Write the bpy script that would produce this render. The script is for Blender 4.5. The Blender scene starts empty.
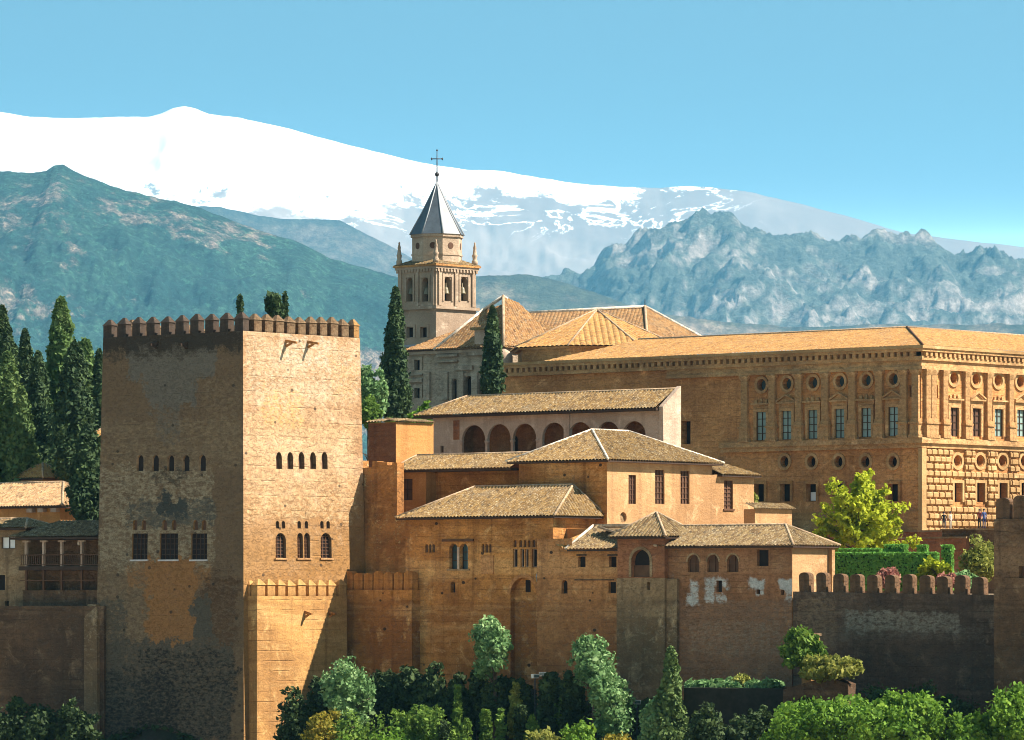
import bpy, bmesh, math, random
import numpy as np
from mathutils import Vector, noise as mnoise
from mathutils.geometry import tessellate_polygon

R = math.radians
scn = bpy.context.scene
COL = scn.collection
F, CX, CY = 4790.0, 512.0, 600.0      # focal length in pixels, optical centre column, horizon row

# ---------------------------------------------------------------- camera
cd = bpy.data.cameras.new('camera'); cam = bpy.data.objects.new('camera', cd); COL.objects.link(cam)
cam.location = (0, 0, 0); cam.rotation_euler = (R(90), 0, 0)
cd.sensor_width = 36; cd.lens = F / 1024 * 36
cd.shift_y = (CY - 370) / 1024; cd.shift_x = 0
cd.clip_start = 1; cd.clip_end = 90000
scn.camera = cam

# ---------------------------------------------------------------- light
SUN_PHI, SUN_EL = -10.0, 46.0          # direction to the sun: degrees from +X towards +Y, elevation
w = bpy.data.worlds.new('World'); scn.world = w; w.use_nodes = True
wt = w.node_tree; wt.nodes.clear()
wo = wt.nodes.new('ShaderNodeOutputWorld'); bg = wt.nodes.new('ShaderNodeBackground')
sky = wt.nodes.new('ShaderNodeTexSky'); sky.sky_type = 'NISHITA'; sky.sun_disc = False
sky.sun_elevation = R(SUN_EL); sky.sun_rotation = R(90 - SUN_PHI)
sky.altitude = 2500; sky.air_density = 1.0; sky.dust_density = 3.0; sky.ozone_density = 1.5
wtc = wt.nodes.new('ShaderNodeTexCoord')
wm = wt.nodes.new('ShaderNodeVectorMath'); wm.operation = 'MULTIPLY_ADD'; wm.inputs[1].default_value = (1, 1, 30.0); wm.inputs[2].default_value = (0, 0, -2.15)
wk = wt.nodes.new('ShaderNodeVectorMath'); wk.operation = 'MAXIMUM'; wk.inputs[1].default_value = (-1, -1, 0.11)      # thick air low over the horizon, deep blue soon above it
wn = wt.nodes.new('ShaderNodeVectorMath'); wn.operation = 'NORMALIZE'
wx = wt.nodes.new('ShaderNodeMix'); wx.data_type = 'RGBA'; wx.blend_type = 'MULTIPLY'; wx.inputs[0].default_value = 1
wx.inputs[7].default_value = (0.92, 1.04, 0.74, 1)
wt.links.new(wtc.outputs['Generated'], wm.inputs[0]); wt.links.new(wm.outputs[0], wk.inputs[0]); wt.links.new(wk.outputs[0], wn.inputs[0])
wt.links.new(wn.outputs[0], sky.inputs['Vector']); wt.links.new(sky.outputs[0], wx.inputs[6])
wt.links.new(wx.outputs[2], bg.inputs[0]); wt.links.new(bg.outputs[0], wo.inputs[0])
bg.inputs[1].default_value = 0.093
sl = bpy.data.lights.new('sun', 'SUN'); sun = bpy.data.objects.new('sun', sl); COL.objects.link(sun)
sl.energy = 4.0; sl.angle = R(0.5); sl.color = (1.0, 0.90, 0.78)
sd = Vector((math.cos(R(SUN_PHI)) * math.cos(R(SUN_EL)), math.sin(R(SUN_PHI)) * math.cos(R(SUN_EL)), math.sin(R(SUN_EL))))
sun.rotation_euler = sd.to_track_quat('Z', 'Y').to_euler()
sun.location = (200, 0, 300)
vs = scn.view_settings
vs.view_transform = 'Standard'; vs.look = 'None'; vs.gamma = 1; vs.use_curve_mapping = False
vs.exposure = 1.75
scn.cycles.max_bounces = 6; scn.cycles.diffuse_bounces = 4; scn.cycles.volume_bounces = 1
scn.cycles.use_denoising = True; scn.cycles.filter_width = 1.0

# ---------------------------------------------------------------- objects
def tag(o, label=None, cat=None, group=None, kind=None):
    if label: o['label'] = label
    if cat: o['category'] = cat
    if group: o['group'] = group
    if kind: o['kind'] = kind
    return o

def thing(name, label, cat, loc=(0, 0, 0), rot=0.0, group=None):
    o = bpy.data.objects.new(name, None); COL.objects.link(o)
    o.location = loc; o.rotation_euler = (0, 0, rot); o.empty_display_size = 0.5
    return tag(o, label, cat, group, 'thing')

def copy_tree(o, parent=None):
    c = o.copy(); COL.objects.link(c); c.parent = parent
    for ch in o.children:
        copy_tree(ch, c)
    return c

class MB:
    """collects faces, builds ONE mesh object"""
    def __init__(s): s.v = []; s.f = []; s.uv = []; s.sm = []
    def add(s, vs, fs, uvs=None, smooth=False):
        b = len(s.v); s.v += [tuple(p) for p in vs]
        for i, f in enumerate(fs):
            s.f.append([b + k for k in f]); s.sm.append(smooth)
            s.uv.append([uvs[k] for k in f] if uvs is not None else [(0, 0)] * len(f))
    def box(s, x0, x1, y0, y1, z0, z1, bev=0):
        if bev:
            b = bev; P = []
            for z, e in ((z0, b), (z0 + b, 0), (z1 - b, 0), (z1, b)):
                P += [(x0 + e, y0 + e, z), (x1 - e, y0 + e, z), (x1 - e, y1 - e, z), (x0 + e, y1 - e, z)]
            f = [(0, 3, 2, 1), (12, 13, 14, 15)]
            for k in range(3):
                for i in range(4):
                    j = (i + 1) % 4; f.append((4 * k + i, 4 * k + j, 4 * k + 4 + j, 4 * k + 4 + i))
            s.add(P, f); return
        s.add([(x0, y0, z0), (x1, y0, z0), (x1, y1, z0), (x0, y1, z0), (x0, y0, z1), (x1, y0, z1), (x1, y1, z1), (x0, y1, z1)],
              [(0, 3, 2, 1), (4, 5, 6, 7), (0, 1, 5, 4), (1, 2, 6, 5), (2, 3, 7, 6), (3, 0, 4, 7)])
    def prism(s, poly, z0, z1):
        n = len(poly)
        s.add([(x, y, z0) for x, y in poly] + [(x, y, z1) for x, y in poly],
              [tuple(range(n))[::-1], tuple(range(n, 2 * n))] + [(i, (i + 1) % n, n + (i + 1) % n, n + i) for i in range(n)])
    def frust(s, polys):
        """stack of (poly, z) rings"""
        n = len(polys[0][0]); P = []; f = []
        for poly, z in polys: P += [(x, y, z) for x, y in poly]
        for k in range(len(polys) - 1):
            for i in range(n):
                j = (i + 1) % n; f.append((k * n + i, k * n + j, k * n + n + j, k * n + n + i))
        f.append(tuple(range(n))[::-1]); f.append(tuple(range((len(polys) - 1) * n, len(polys) * n)))
        s.add(P, f)
    def lathe(s, prof, n=12, c=(0, 0, 0), smooth=True, ph=0.0):
        P = []; f = []
        for r, z in prof:
            for i in range(n):
                a = 2 * math.pi * i / n + ph; P.append((c[0] + r * math.cos(a), c[1] + r * math.sin(a), c[2] + z))
        for k in range(len(prof) - 1):
            for i in range(n):
                j = (i + 1) % n; f.append((k * n + i, k * n + j, k * n + n + j, k * n + n + i))
        f.append(tuple(range(n))[::-1]); f.append(tuple(range((len(prof) - 1) * n, len(prof) * n)))
        s.add(P, f, smooth=smooth)
    def tube(s, pts, rads, n=7, smooth=True):
        P = []; f = []; pts = [Vector(p) for p in pts]
        for k, p in enumerate(pts):
            d = (pts[min(k + 1, len(pts) - 1)] - pts[max(k - 1, 0)]).normalized()
            a = d.orthogonal().normalized() if k == 0 else (a - d * a.dot(d)).normalized()
            b = d.cross(a)
            for i in range(n):
                t = 2 * math.pi * i / n
                P.append(p + (a * math.cos(t) + b * math.sin(t)) * rads[k])
        for k in range(len(pts) - 1):
            for i in range(n):
                j = (i + 1) % n; f.append((k * n + i, k * n + j, k * n + n + j, k * n + n + i))
        f.append(tuple(range(n))[::-1]); f.append(tuple(range((len(pts) - 1) * n, len(pts) * n)))
        s.add(P, f, smooth=smooth)
    def face(s, o, ud, nd, outer, holes=(), depth=0.35):
        """upright wall sheet: outer polygon (u,z) with holes; reveals go inwards"""
        o = Vector(o); ud = Vector(ud); nd = Vector(nd); Z = Vector((0, 0, 1))
        loops = [outer] + [h['loop'] for h in holes]
        tri = tessellate_polygon([[Vector((u, z, 0)) for u, z in l] for l in loops])
        flat = [p for l in loops for p in l]
        s.add([o + ud * u + Z * z for u, z in flat], [tuple(t) for t in tri])
        for h in holes:
            l = h['loop']; n = len(l); dp = h.get('depth', depth)
            s.add([o + ud * u + Z * z for u, z in l] + [o + ud * u + Z * z - nd * dp for u, z in l],
                  [(i, (i + 1) % n, n + (i + 1) % n, n + i) for i in range(n)])
    def build(s, name, mat, parent=None, fn=None, recalc=True):
        me = bpy.data.meshes.new(name)
        V = s.v if fn is None else [fn(p) for p in s.v]
        me.from_pydata(V, [], s.f)
        uvl = me.uv_layers.new(name='UVMap')
        flat = [c for f in s.uv for p in f for c in p]
        if len(flat) == len(uvl.data) * 2: uvl.data.foreach_set('uv', flat)
        me.polygons.foreach_set('use_smooth', s.sm)
        if recalc:
            bm = bmesh.new(); bm.from_mesh(me); bmesh.ops.remove_doubles(bm, verts=bm.verts, dist=0.0005)
            bmesh.ops.recalc_face_normals(bm, faces=bm.faces); bm.to_mesh(me); bm.free()
        me.materials.append(mat)
        o = bpy.data.objects.new(name, me); COL.objects.link(o)
        if parent: o.parent = parent
        return o

def rect(u0, u1, z0, z1): return [(u0, z0), (u1, z0), (u1, z1), (u0, z1)]
def arch(u0, u1, z0, z1, n=8, rise=1.0):
    r = (u1 - u0) / 2; c = (u0 + u1) / 2; sp = z1 - r * rise
    return [(u0, z0), (u1, z0)] + [(c + r * math.cos(math.pi * i / n), sp + r * rise * math.sin(math.pi * i / n)) for i in range(n + 1)]
def circ(u, z, r, n=14): return [(u + r * math.cos(2 * math.pi * i / n), z + r * math.sin(2 * math.pi * i / n)) for i in range(n)]

class Fr:
    """a building frame: near corner seen in column px at distance Y, turned by deg; x runs along the left (shaded) face, y along the right (sunlit) face"""
    def __init__(s, px, Y, deg=40, zb=0.0):
        s.C = Vector(((px - CX) / F * Y, Y)); s.t = R(deg); s.zb = zb; s.deg = deg
        s.ex = Vector((math.cos(s.t), -math.sin(s.t))); s.ey = Vector((math.sin(s.t), math.cos(s.t)))
    def loc(s): return (s.C.x, s.C.y, s.zb)
    def thing(s, name, label, cat, group=None): return thing(name, label, cat, s.loc(), -s.t, group)
    def L(s, px, py=600, yo=0.0):
        r = (px - CX) / F; k = (s.C.dot(s.ey) + yo) / (r * s.ey.x + s.ey.y)
        return (Vector((r * k, k)) - s.C).dot(s.ex), (CY - py) / F * k - s.zb
    def Rr(s, px, py=600, xo=0.0):
        r = (px - CX) / F; k = (s.C.dot(s.ex) + xo) / (r * s.ex.x + s.ex.y)
        return (Vector((r * k, k)) - s.C).dot(s.ey), (CY - py) / F * k - s.zb
    def z(s, py, Y=None): return (CY - py) / F * (Y or s.C.y) - s.zb
    def hole(s, face, px0, px1, pyt, pyb, kind='rect', depth=0.35, **kw):
        g = s.L if face == 'L' else s.Rr
        u0 = g(px0)[0]; u1 = g(px1)[0]; zt = g((px0 + px1) / 2, pyt)[1]; zb = g((px0 + px1) / 2, pyb)[1]
        if u0 > u1: u0, u1 = u1, u0
        lp = rect(u0, u1, zb, zt) if kind == 'rect' else arch(u0, u1, zb, zt, **kw) if kind == 'arch' else circ((u0 + u1) / 2, (zb + zt) / 2, (zt - zb) / 2)
        return dict(loop=lp, u0=u0, u1=u1, z0=zb, z1=zt, face=face, depth=depth, kind=kind)

def shell(B, l, r, z0, z1, holes=(), mat=None, name='wall', parent=None, fn=None, zl=None):
    """four walls and a lid: x in [-l,0], y in [0,r]"""
    m = MB()
    hl = [h for h in holes if h['face'] == 'L']; hr = [h for h in holes if h['face'] == 'R']
    m.face((0, 0, 0), (1, 0, 0), (0, -1, 0), rect(-l, 0, z0, z1), hl)
    m.face((0, 0, 0), (0, 1, 0), (1, 0, 0), rect(0, r, z0, z1), hr)
    m.add([(-l, 0, z0), (-l, r, z0), (0, r, z0), (-l, 0, z1), (-l, r, z1), (0, r, z1), (0, 0, z1), (0, 0, z0)],
          [(0, 1, 4, 3), (1, 2, 5, 4), (3, 4, 5, 6), (0, 7, 2, 1)])
    return m.build(name, mat, parent, fn)

def place(face, u, z, d):
    """local point on the face: d metres outwards"""
    return (u, -d, z) if face == 'L' else (d, u, z)

def fbox(m, face, u0, u1, z0, z1, d0, d1, bev=0):
    """box on a face between outward distances d0..d1"""
    if face == 'L': m.box(u0, u1, -d1, -d0, z0, z1, bev)
    else: m.box(d0, d1, u0, u1, z0, z1, bev)

def win(h, parent, mat, frame=None, bars=(1, 2), name='window', fn=None, sill=None, dark=None):
    """pane (or dark room) at the back of a hole, with glazing bars"""
    m = MB(); d = h['depth']; e = 0.02
    fbox(m, h['face'], h['u0'] - e, h['u1'] + e, h['z0'] - e, h['z1'] + e, -d - 0.06, -d + 0.03)
    o = m.build(name, mat, parent, fn)
    if frame:
        m = MB(); t = 0.07; u0, u1, z0, z1 = h['u0'], h['u1'], h['z0'], h['z1']; da, db = -d + 0.034, -d + 0.12
        for i in range(bars[0] + 1):
            u = u0 + (u1 - u0) * i / bars[0]; fbox(m, h['face'], u - t / 2, u + t / 2, z0, z1, da, db)
        for i in range(bars[1] + 1):
            z = z0 + (z1 - z0) * i / bars[1]; fbox(m, h['face'], u0, u1, z - t / 2, z + t / 2, da, db - 0.015)
        m.build('frame', frame, o, fn)
    if sill:
        m = MB(); fbox(m, h['face'], h['u0'] - .12, h['u1'] + .12, h['z0'] - .14, h['z0'] - .004, -.1, .12); m.build('sill', sill, o, fn)
    return o

def roof_plane(m, A, B, top, pitch=0.36, rel=0.12, rows=4, seed=0):
    """one tiled slope: eave A->B, upper chain `top` ordered from A's side to B's side; ridged tile columns"""
    A = Vector(A); B = Vector(B); top = [Vector(t) for t in top]
    ud = (B - A); L = ud.length; ud = ud / L
    T = top[0]; s = T - A; s = s - ud * s.dot(ud); vd = s.normalized(); nd = ud.cross(vd)
    if nd.z < 0: nd = -nd
    ch = [(0.0, 0.0)] + [((t - A).dot(ud), (t - A).dot(vd)) for t in top] + [(L, 0.0)]
    def vmax(u):
        for (u0, v0), (u1, v1) in zip(ch, ch[1:]):
            if u1 > u0 + 1e-6 and u0 - 1e-6 <= u <= u1 + 1e-6: return v0 + (v1 - v0) * (u - u0) / (u1 - u0)
        return 0.0
    k = 4; n = max(8, int(L / pitch * k)); P = []; UV = []; f = []
    for i in range(n + 1):
        u = L * i / n; vm = max(vmax(u), 0.0); ph = abs(math.sin(math.pi * (i % k) / k))
        for j in range(rows + 1):
            v = vm * j / rows
            wob = 0.05 * mnoise.noise((u * .35 + seed * 7.3, v * .35, seed)) if 0 < j else 0
            P.append(A + ud * u + vd * v + nd * (rel * ph + wob)); UV.append((u / pitch, v / 0.33))
    for i in range(n):
        for j in range(rows):
            a = i * (rows + 1) + j; f.append((a, a + rows + 1, a + rows + 2, a + 1))
    m.add(P, f, UV)

def cap(p0, p1, parent, mat, r=0.115):
    m = MB(); m.tube([p0, p1], [r, r], 6); return m.build('ridge_cap', mat, parent)

def hip_roof(parent, x0, x1, y0, y1, ze, rx0, rx1, ry0, ry1, zr, mat, capm, woodm, pitch=0.36, fas=0.16, seed=0, caps=True, name='roof', gable_r=False):
    """hipped roof over an eaves rectangle; ridge from (rx0,ry0) to (rx1,ry1)"""
    m = MB(); a = (x0, y0, ze); b = (x1, y0, ze); c = (x1, y1, ze); d = (x0, y1, ze)
    p = (rx0, ry0, zr); q = (rx1, ry1, zr); same = abs(rx0 - rx1) + abs(ry0 - ry1) < 1e-6
    along_x = abs(rx1 - rx0) >= abs(ry1 - ry0)
    if along_x:
        roof_plane(m, a, b, [p] if same else [p, q], pitch, seed=seed)
        roof_plane(m, c, d, [q] if same else [q, p], pitch, seed=seed + 1)
        roof_plane(m, b, c, [q], pitch, seed=seed + 2); roof_plane(m, d, a, [p], pitch, seed=seed + 3)
    else:
        roof_plane(m, a, b, [p], pitch, seed=seed); roof_plane(m, c, d, [q], pitch, seed=seed + 1)
        roof_plane(m, b, c, [p, q], pitch, seed=seed + 2); roof_plane(m, d, a, [q, p], pitch, seed=seed + 3)
    r = m.build(name, mat, parent, recalc=False)
    e = MB(); e.box(x0 + .08, x1 - .08, y0 + .08, y1 - .08, ze - fas, ze - .012); e.build('eaves', woodm, r)
    if caps:
        up = Vector((0, 0, .05))
        L = [(a, p), (b, q if along_x else p), (c, q), (d, p if along_x else q)] + ([] if same else [(p, q)])
        for s, t in L: cap(Vector(s) + up, Vector(t) + up, r, capm)
    return r

# ---------------------------------------------------------------- materials
class G:
    def __init__(s, name, rough=0.9):
        s.m = bpy.data.materials.new(name); s.m.use_nodes = True; s.t = s.m.node_tree; s.n = s.t.nodes
        s.p = s.n['Principled BSDF']; s.p.inputs['Roughness'].default_value = rough
        s.p.inputs['Specular IOR Level'].default_value = 0.25
        s.tc = s.n.new('ShaderNodeTexCoord')
    def link(s, a, b): s.t.links.new(a, b)
    def _set(s, sock, v):
        if hasattr(v, 'links') or isinstance(v, bpy.types.NodeSocket): s.link(v, sock)
        elif isinstance(v, (tuple, list)) and len(v) == 3 and sock.type == 'RGBA': sock.default_value = (*v, 1)
        else: sock.default_value = v
    def obj(s): return s.tc.outputs['Object']
    def uv(s): return s.tc.outputs['UV']
    def scale(s, vec, sc, off=(0, 0, 0)):
        n = s.n.new('ShaderNodeMapping'); s.link(vec, n.inputs[0]); n.inputs['Scale'].default_value = sc; n.inputs['Location'].default_value = off
        return n.outputs[0]
    def noise(s, vec, sc, det=6, rough=.6, dist=0.0, col=False):
        n = s.n.new('ShaderNodeTexNoise'); s.link(vec, n.inputs['Vector'])
        n.inputs['Scale'].default_value = sc; n.inputs['Detail'].default_value = det; n.inputs['Roughness'].default_value = rough; n.inputs['Distortion'].default_value = dist
        return n.outputs['Color' if col else 'Fac']
    def vor(s, vec, sc, feat='F1', out='Distance'):
        n = s.n.new('ShaderNodeTexVoronoi'); s.link(vec, n.inputs['Vector']); n.inputs['Scale'].default_value = sc; n.feature = feat
        return n.outputs[out]
    def white(s, vec):
        n = s.n.new('ShaderNodeTexWhiteNoise'); n.noise_dimensions = '3D'; s.link(vec, n.inputs['Vector']); return n.outputs['Value']
    def rng(s, v, a, b, c=0.0, d=1.0, smooth=True):
        n = s.n.new('ShaderNodeMapRange'); n.interpolation_type = 'SMOOTHSTEP' if smooth else 'LINEAR'; n.clamp = True
        s._set(n.inputs[0], v)
        for k, x in zip((1, 2, 3, 4), (a, b, c, d)): s._set(n.inputs[k], x)
        return n.outputs[0]
    def math(s, op, a, b=0.0):
        n = s.n.new('ShaderNodeMath'); n.operation = op; s._set(n.inputs[0], a); s._set(n.inputs[1], b); return n.outputs[0]
    def vmath(s, op, a, b):
        n = s.n.new('ShaderNodeVectorMath'); n.operation = op; s._set(n.inputs[0], a); s._set(n.inputs[1], b); return n.outputs[0]
    def mix(s, f, a, b, mode='MIX'):
        n = s.n.new('ShaderNodeMix'); n.data_type = 'RGBA'; n.blend_type = mode; s._set(n.inputs[0], f); s._set(n.inputs[6], a); s._set(n.inputs[7], b); return n.outputs[2]
    def xyz(s, v):
        n = s.n.new('ShaderNodeSeparateXYZ'); s.link(v, n.inputs[0]); return n.outputs
    def ramp(s, f, stops):
        n = s.n.new('ShaderNodeValToRGB'); s.link(f, n.inputs[0]); e = n.color_ramp.elements
        while len(e) < len(stops): e.new(0.5)
        for k, (p, c) in enumerate(stops): e[k].position = p; e[k].color = (*c, 1)
        return n.outputs[0]
    def bump(s, h, st=.5, d=.1):
        n = s.n.new('ShaderNodeBump'); n.inputs['Strength'].default_value = st; n.inputs['Distance'].default_value = d; s.link(h, n.inputs['Height']); s.link(n.outputs[0], s.p.inputs['Normal'])
    def col(s, c): s._set(s.p.inputs['Base Color'], c); return s.m

def wallmat(name, base, dark, light, strata=.5, streak=.5, spots=.0, spotc=(.5, .45, .36), holes=.0, big=.11, bumpd=.11, extra=None, course=0.0, mot=.6):
    """weathered rammed earth / stucco: blotches, level courses, run-down streaks, crumbled spots"""
    g = G(name, .92); o = g.obj(); dark = tuple(x * .82 for x in dark); light = tuple(min(.8, x * 1.12) for x in light)
    c = g.mix(g.rng(g.noise(o, big, 7, .62), .36, .62), base, dark)
    c = g.mix(g.rng(g.noise(o, .55, 8, .68, .6), .52, .72), c, light)
    st = g.noise(g.scale(o, (.06, .06, 1.15)), 1.0, 5, .62)
    c = g.mix(g.math('MULTIPLY', g.rng(st, .49, .63), strata), c, dark)
    st2 = g.noise(g.scale(o, (.05, .05, .5), (3, 1, 7)), 1.0, 4, .55)
    c = g.mix(g.math('MULTIPLY', g.rng(st2, .52, .65), strata * .7), c, light)
    sk = g.noise(g.scale(o, (1.1, 1.1, .045)), 1.0, 5, .6)
    c = g.mix(g.math('MULTIPLY', g.rng(sk, .5, .7), streak), c, g.mix(1.0, dark, (.62, .6, .6), 'MULTIPLY'))
    hgt = g.noise(o, 2.6, 8, .7)
    if course:
        z = g.xyz(o)[2]; fz = g.math('FRACT', g.math('MULTIPLY', z, 1 / course))
        ln = g.math('MULTIPLY', g.rng(g.math('ABSOLUTE', g.math('SUBTRACT', fz, .5)), .43, .5), g.rng(g.noise(o, .5, 3), .42, .62))
        c = g.mix(g.math('MULTIPLY', ln, .55), c, g.mix(1.0, dark, (.55, .5, .5), 'MULTIPLY')); hgt = g.math('SUBTRACT', hgt, g.math('MULTIPLY', ln, .4))
    if extra: c = extra(g, o, c)
    if spots:
        zone = g.rng(g.noise(o, .16, 4, .6), .44, .6)
        sp = g.rng(g.noise(g.scale(o, (1, 1, 1.7)), 2.3, 6, .75), .5, .62)
        c = g.mix(g.math('MULTIPLY', g.math('MULTIPLY', sp, zone), spots), c, spotc)
        dk = g.rng(g.noise(g.scale(o, (1, 1, 1.6), (5, 3, 1)), 2.8, 5, .75), .56, .66)
        c = g.mix(g.math('MULTIPLY', g.math('MULTIPLY', dk, zone), spots * .8), c, g.mix(1.0, dark, (.4, .4, .42), 'MULTIPLY'))
        hgt = g.math('ADD', hgt, g.math('MULTIPLY', sp, .5))
    if holes:
        hz = g.rng(g.vor(g.scale(o, (1, 1, 1.3)), .5), .075, .11)
        c = g.mix(hz, g.mix(holes, c, (.03, .022, .016)), c)
    fine = g.noise(o, 7.0, 6, .75)
    c = g.mix(min(1.0, .45 + mot), c, g.ramp(fine, [(.25, (.62, .60, .58)), (.75, (1.32, 1.32, 1.32))]), 'MULTIPLY')
    mott = g.noise(g.scale(o, (1, 1, 2.4), (11, 4, 9)), 1.1, 9, .76)
    c = g.mix(mot, c, g.ramp(mott, [(.34, (.60, .58, .56)), (.5, (1, 1, 1)), (.66, (1.22, 1.2, 1.17))]), 'MULTIPLY')
    g.bump(g.math('ADD', hgt, g.math('MULTIPLY', mott, .8)), .8, bumpd)
    return g.col(c)

def patchwork(fr, items, amp=1.0):
    """stains and repairs with their own outline: (face, px0, px1, py0, py1, colour, amount, breakup)"""
    def fn(g, o, c):
        p = g.vmath('ADD', o, g.vmath('MULTIPLY', g.vmath('SUBTRACT', g.noise(o, .8, 6, .7, col=True), (.5, .5, .5)), (2.2 * amp, 2.2 * amp, 2.2 * amp)))
        x, y, z = g.xyz(p); nx = g.xyz(g.tc.outputs['Normal'])[0]; right = g.math('GREATER_THAN', nx, .5); left = g.math('SUBTRACT', 1.0, right)
        for face, a, b, t, d, col, amt, br in items:
            f = fr.L if face == 'L' else fr.Rr; u0, u1 = f(a)[0], f(b)[0]; z1, z0 = f((a + b) / 2, t)[1], f((a + b) / 2, d)[1]; s_ = .14
            q = x if face == 'L' else y
            m = g.math('MULTIPLY', g.rng(q, u0 - s_, u0 + s_), g.rng(q, u1 - s_, u1 + s_, 1, 0))
            m = g.math('MULTIPLY', m, g.math('MULTIPLY', g.rng(z, z0 - s_, z0 + s_), g.rng(z, z1 - s_, z1 + s_, 1, 0)))
            if br: m = g.math('MULTIPLY', m, g.rng(g.noise(g.scale(o, (1, 1, 2.2), (a * .1, 0, t * .1)), 1.9, 9, .78), .5 + .16 * (br - .5) - .09, .5 + .16 * (br - .5) + .09))
            c = g.mix(g.math('MULTIPLY', g.math('MULTIPLY', m, amt), left if face == 'L' else right), c, col)
        return c
    return fn

def tilemat(name, cols, lichen=.3, moss=(.17, .13, .08), amt=1.0):
    g = G(name, .9); uv = g.uv(); o = g.obj()
    s = g.xyz(uv); cell = g.n.new('ShaderNodeCombineXYZ')
    g.link(g.math('FLOOR', s[0]), cell.inputs[0]); g.link(g.math('FLOOR', g.math('ADD', s[1], g.math('MULTIPLY', g.white(cell.outputs[0]), 0.0))), cell.inputs[1])
    r = g.white(cell.outputs[0])
    c = g.ramp(r, [(0.0, cols[0]), (.35, cols[1]), (.7, cols[2]), (1.0, cols[3])])
    avg = tuple(sum(x[k] for x in cols) / 4 for k in range(3))
    c = g.mix(amt, avg, c)
    c = g.mix(g.math('MULTIPLY', g.rng(g.noise(o, .45, 6, .65), .5, .7), lichen), c, moss)
    c = g.mix(g.math('MULTIPLY', g.rng(g.noise(o, 6.0, 4, .7), .5, .68), .55), c, (.50, .42, .28))
    c = g.mix(g.math('MULTIPLY', g.rng(g.noise(g.scale(o, (1, 1, 1), (4, 9, 2)), 5.0, 4, .7), .52, .66), .6), c, (.07, .045, .025))
    fu = g.math('FRACT', s[0]); fv = g.math('FRACT', s[1])
    h = g.math('ADD', g.math('MULTIPLY', fv, -.6), g.math('MULTIPLY', r, .4))
    g.bump(h, .8, .06)
    return g.col(c)

def plain(name, c, rough=.8, var=.25, sc=1.5, spec=None, metal=0):
    g = G(name, rough); o = g.obj()
    k = g.ramp(g.noise(o, sc, 5, .65), [(.3, tuple(x * (1 - var) for x in c)), (.7, tuple(x * (1 + var) for x in c))])
    if spec is not None: g.p.inputs['Specular IOR Level'].default_value = spec
    g.p.inputs['Metallic'].default_value = metal
    return g.col(k)

def leafmat(name, stops, trans=.3):
    g = G(name, .75); g.p.inputs['Specular IOR Level'].default_value = .2
    geo = g.n.new('ShaderNodeNewGeometry'); r = geo.outputs['Random Per Island']
    big = g.noise(g.obj(), .45, 3)
    c = g.ramp(g.math('ADD', g.math('MULTIPLY', r, .6), g.math('MULTIPLY', g.rng(big, .35, .65), .4)), stops)
    g.col(c)
    tr = g.n.new('ShaderNodeBsdfTranslucent'); g.link(c, tr.inputs[0])
    mx = g.n.new('ShaderNodeMixShader'); mx.inputs[0].default_value = trans
    out = [n for n in g.n if n.type == 'OUTPUT_MATERIAL'][0]
    g.link(g.p.outputs[0], mx.inputs[1]); g.link(tr.outputs[0], mx.inputs[2]); g.link(mx.outputs[0], out.inputs[0])
    return g.m
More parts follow.
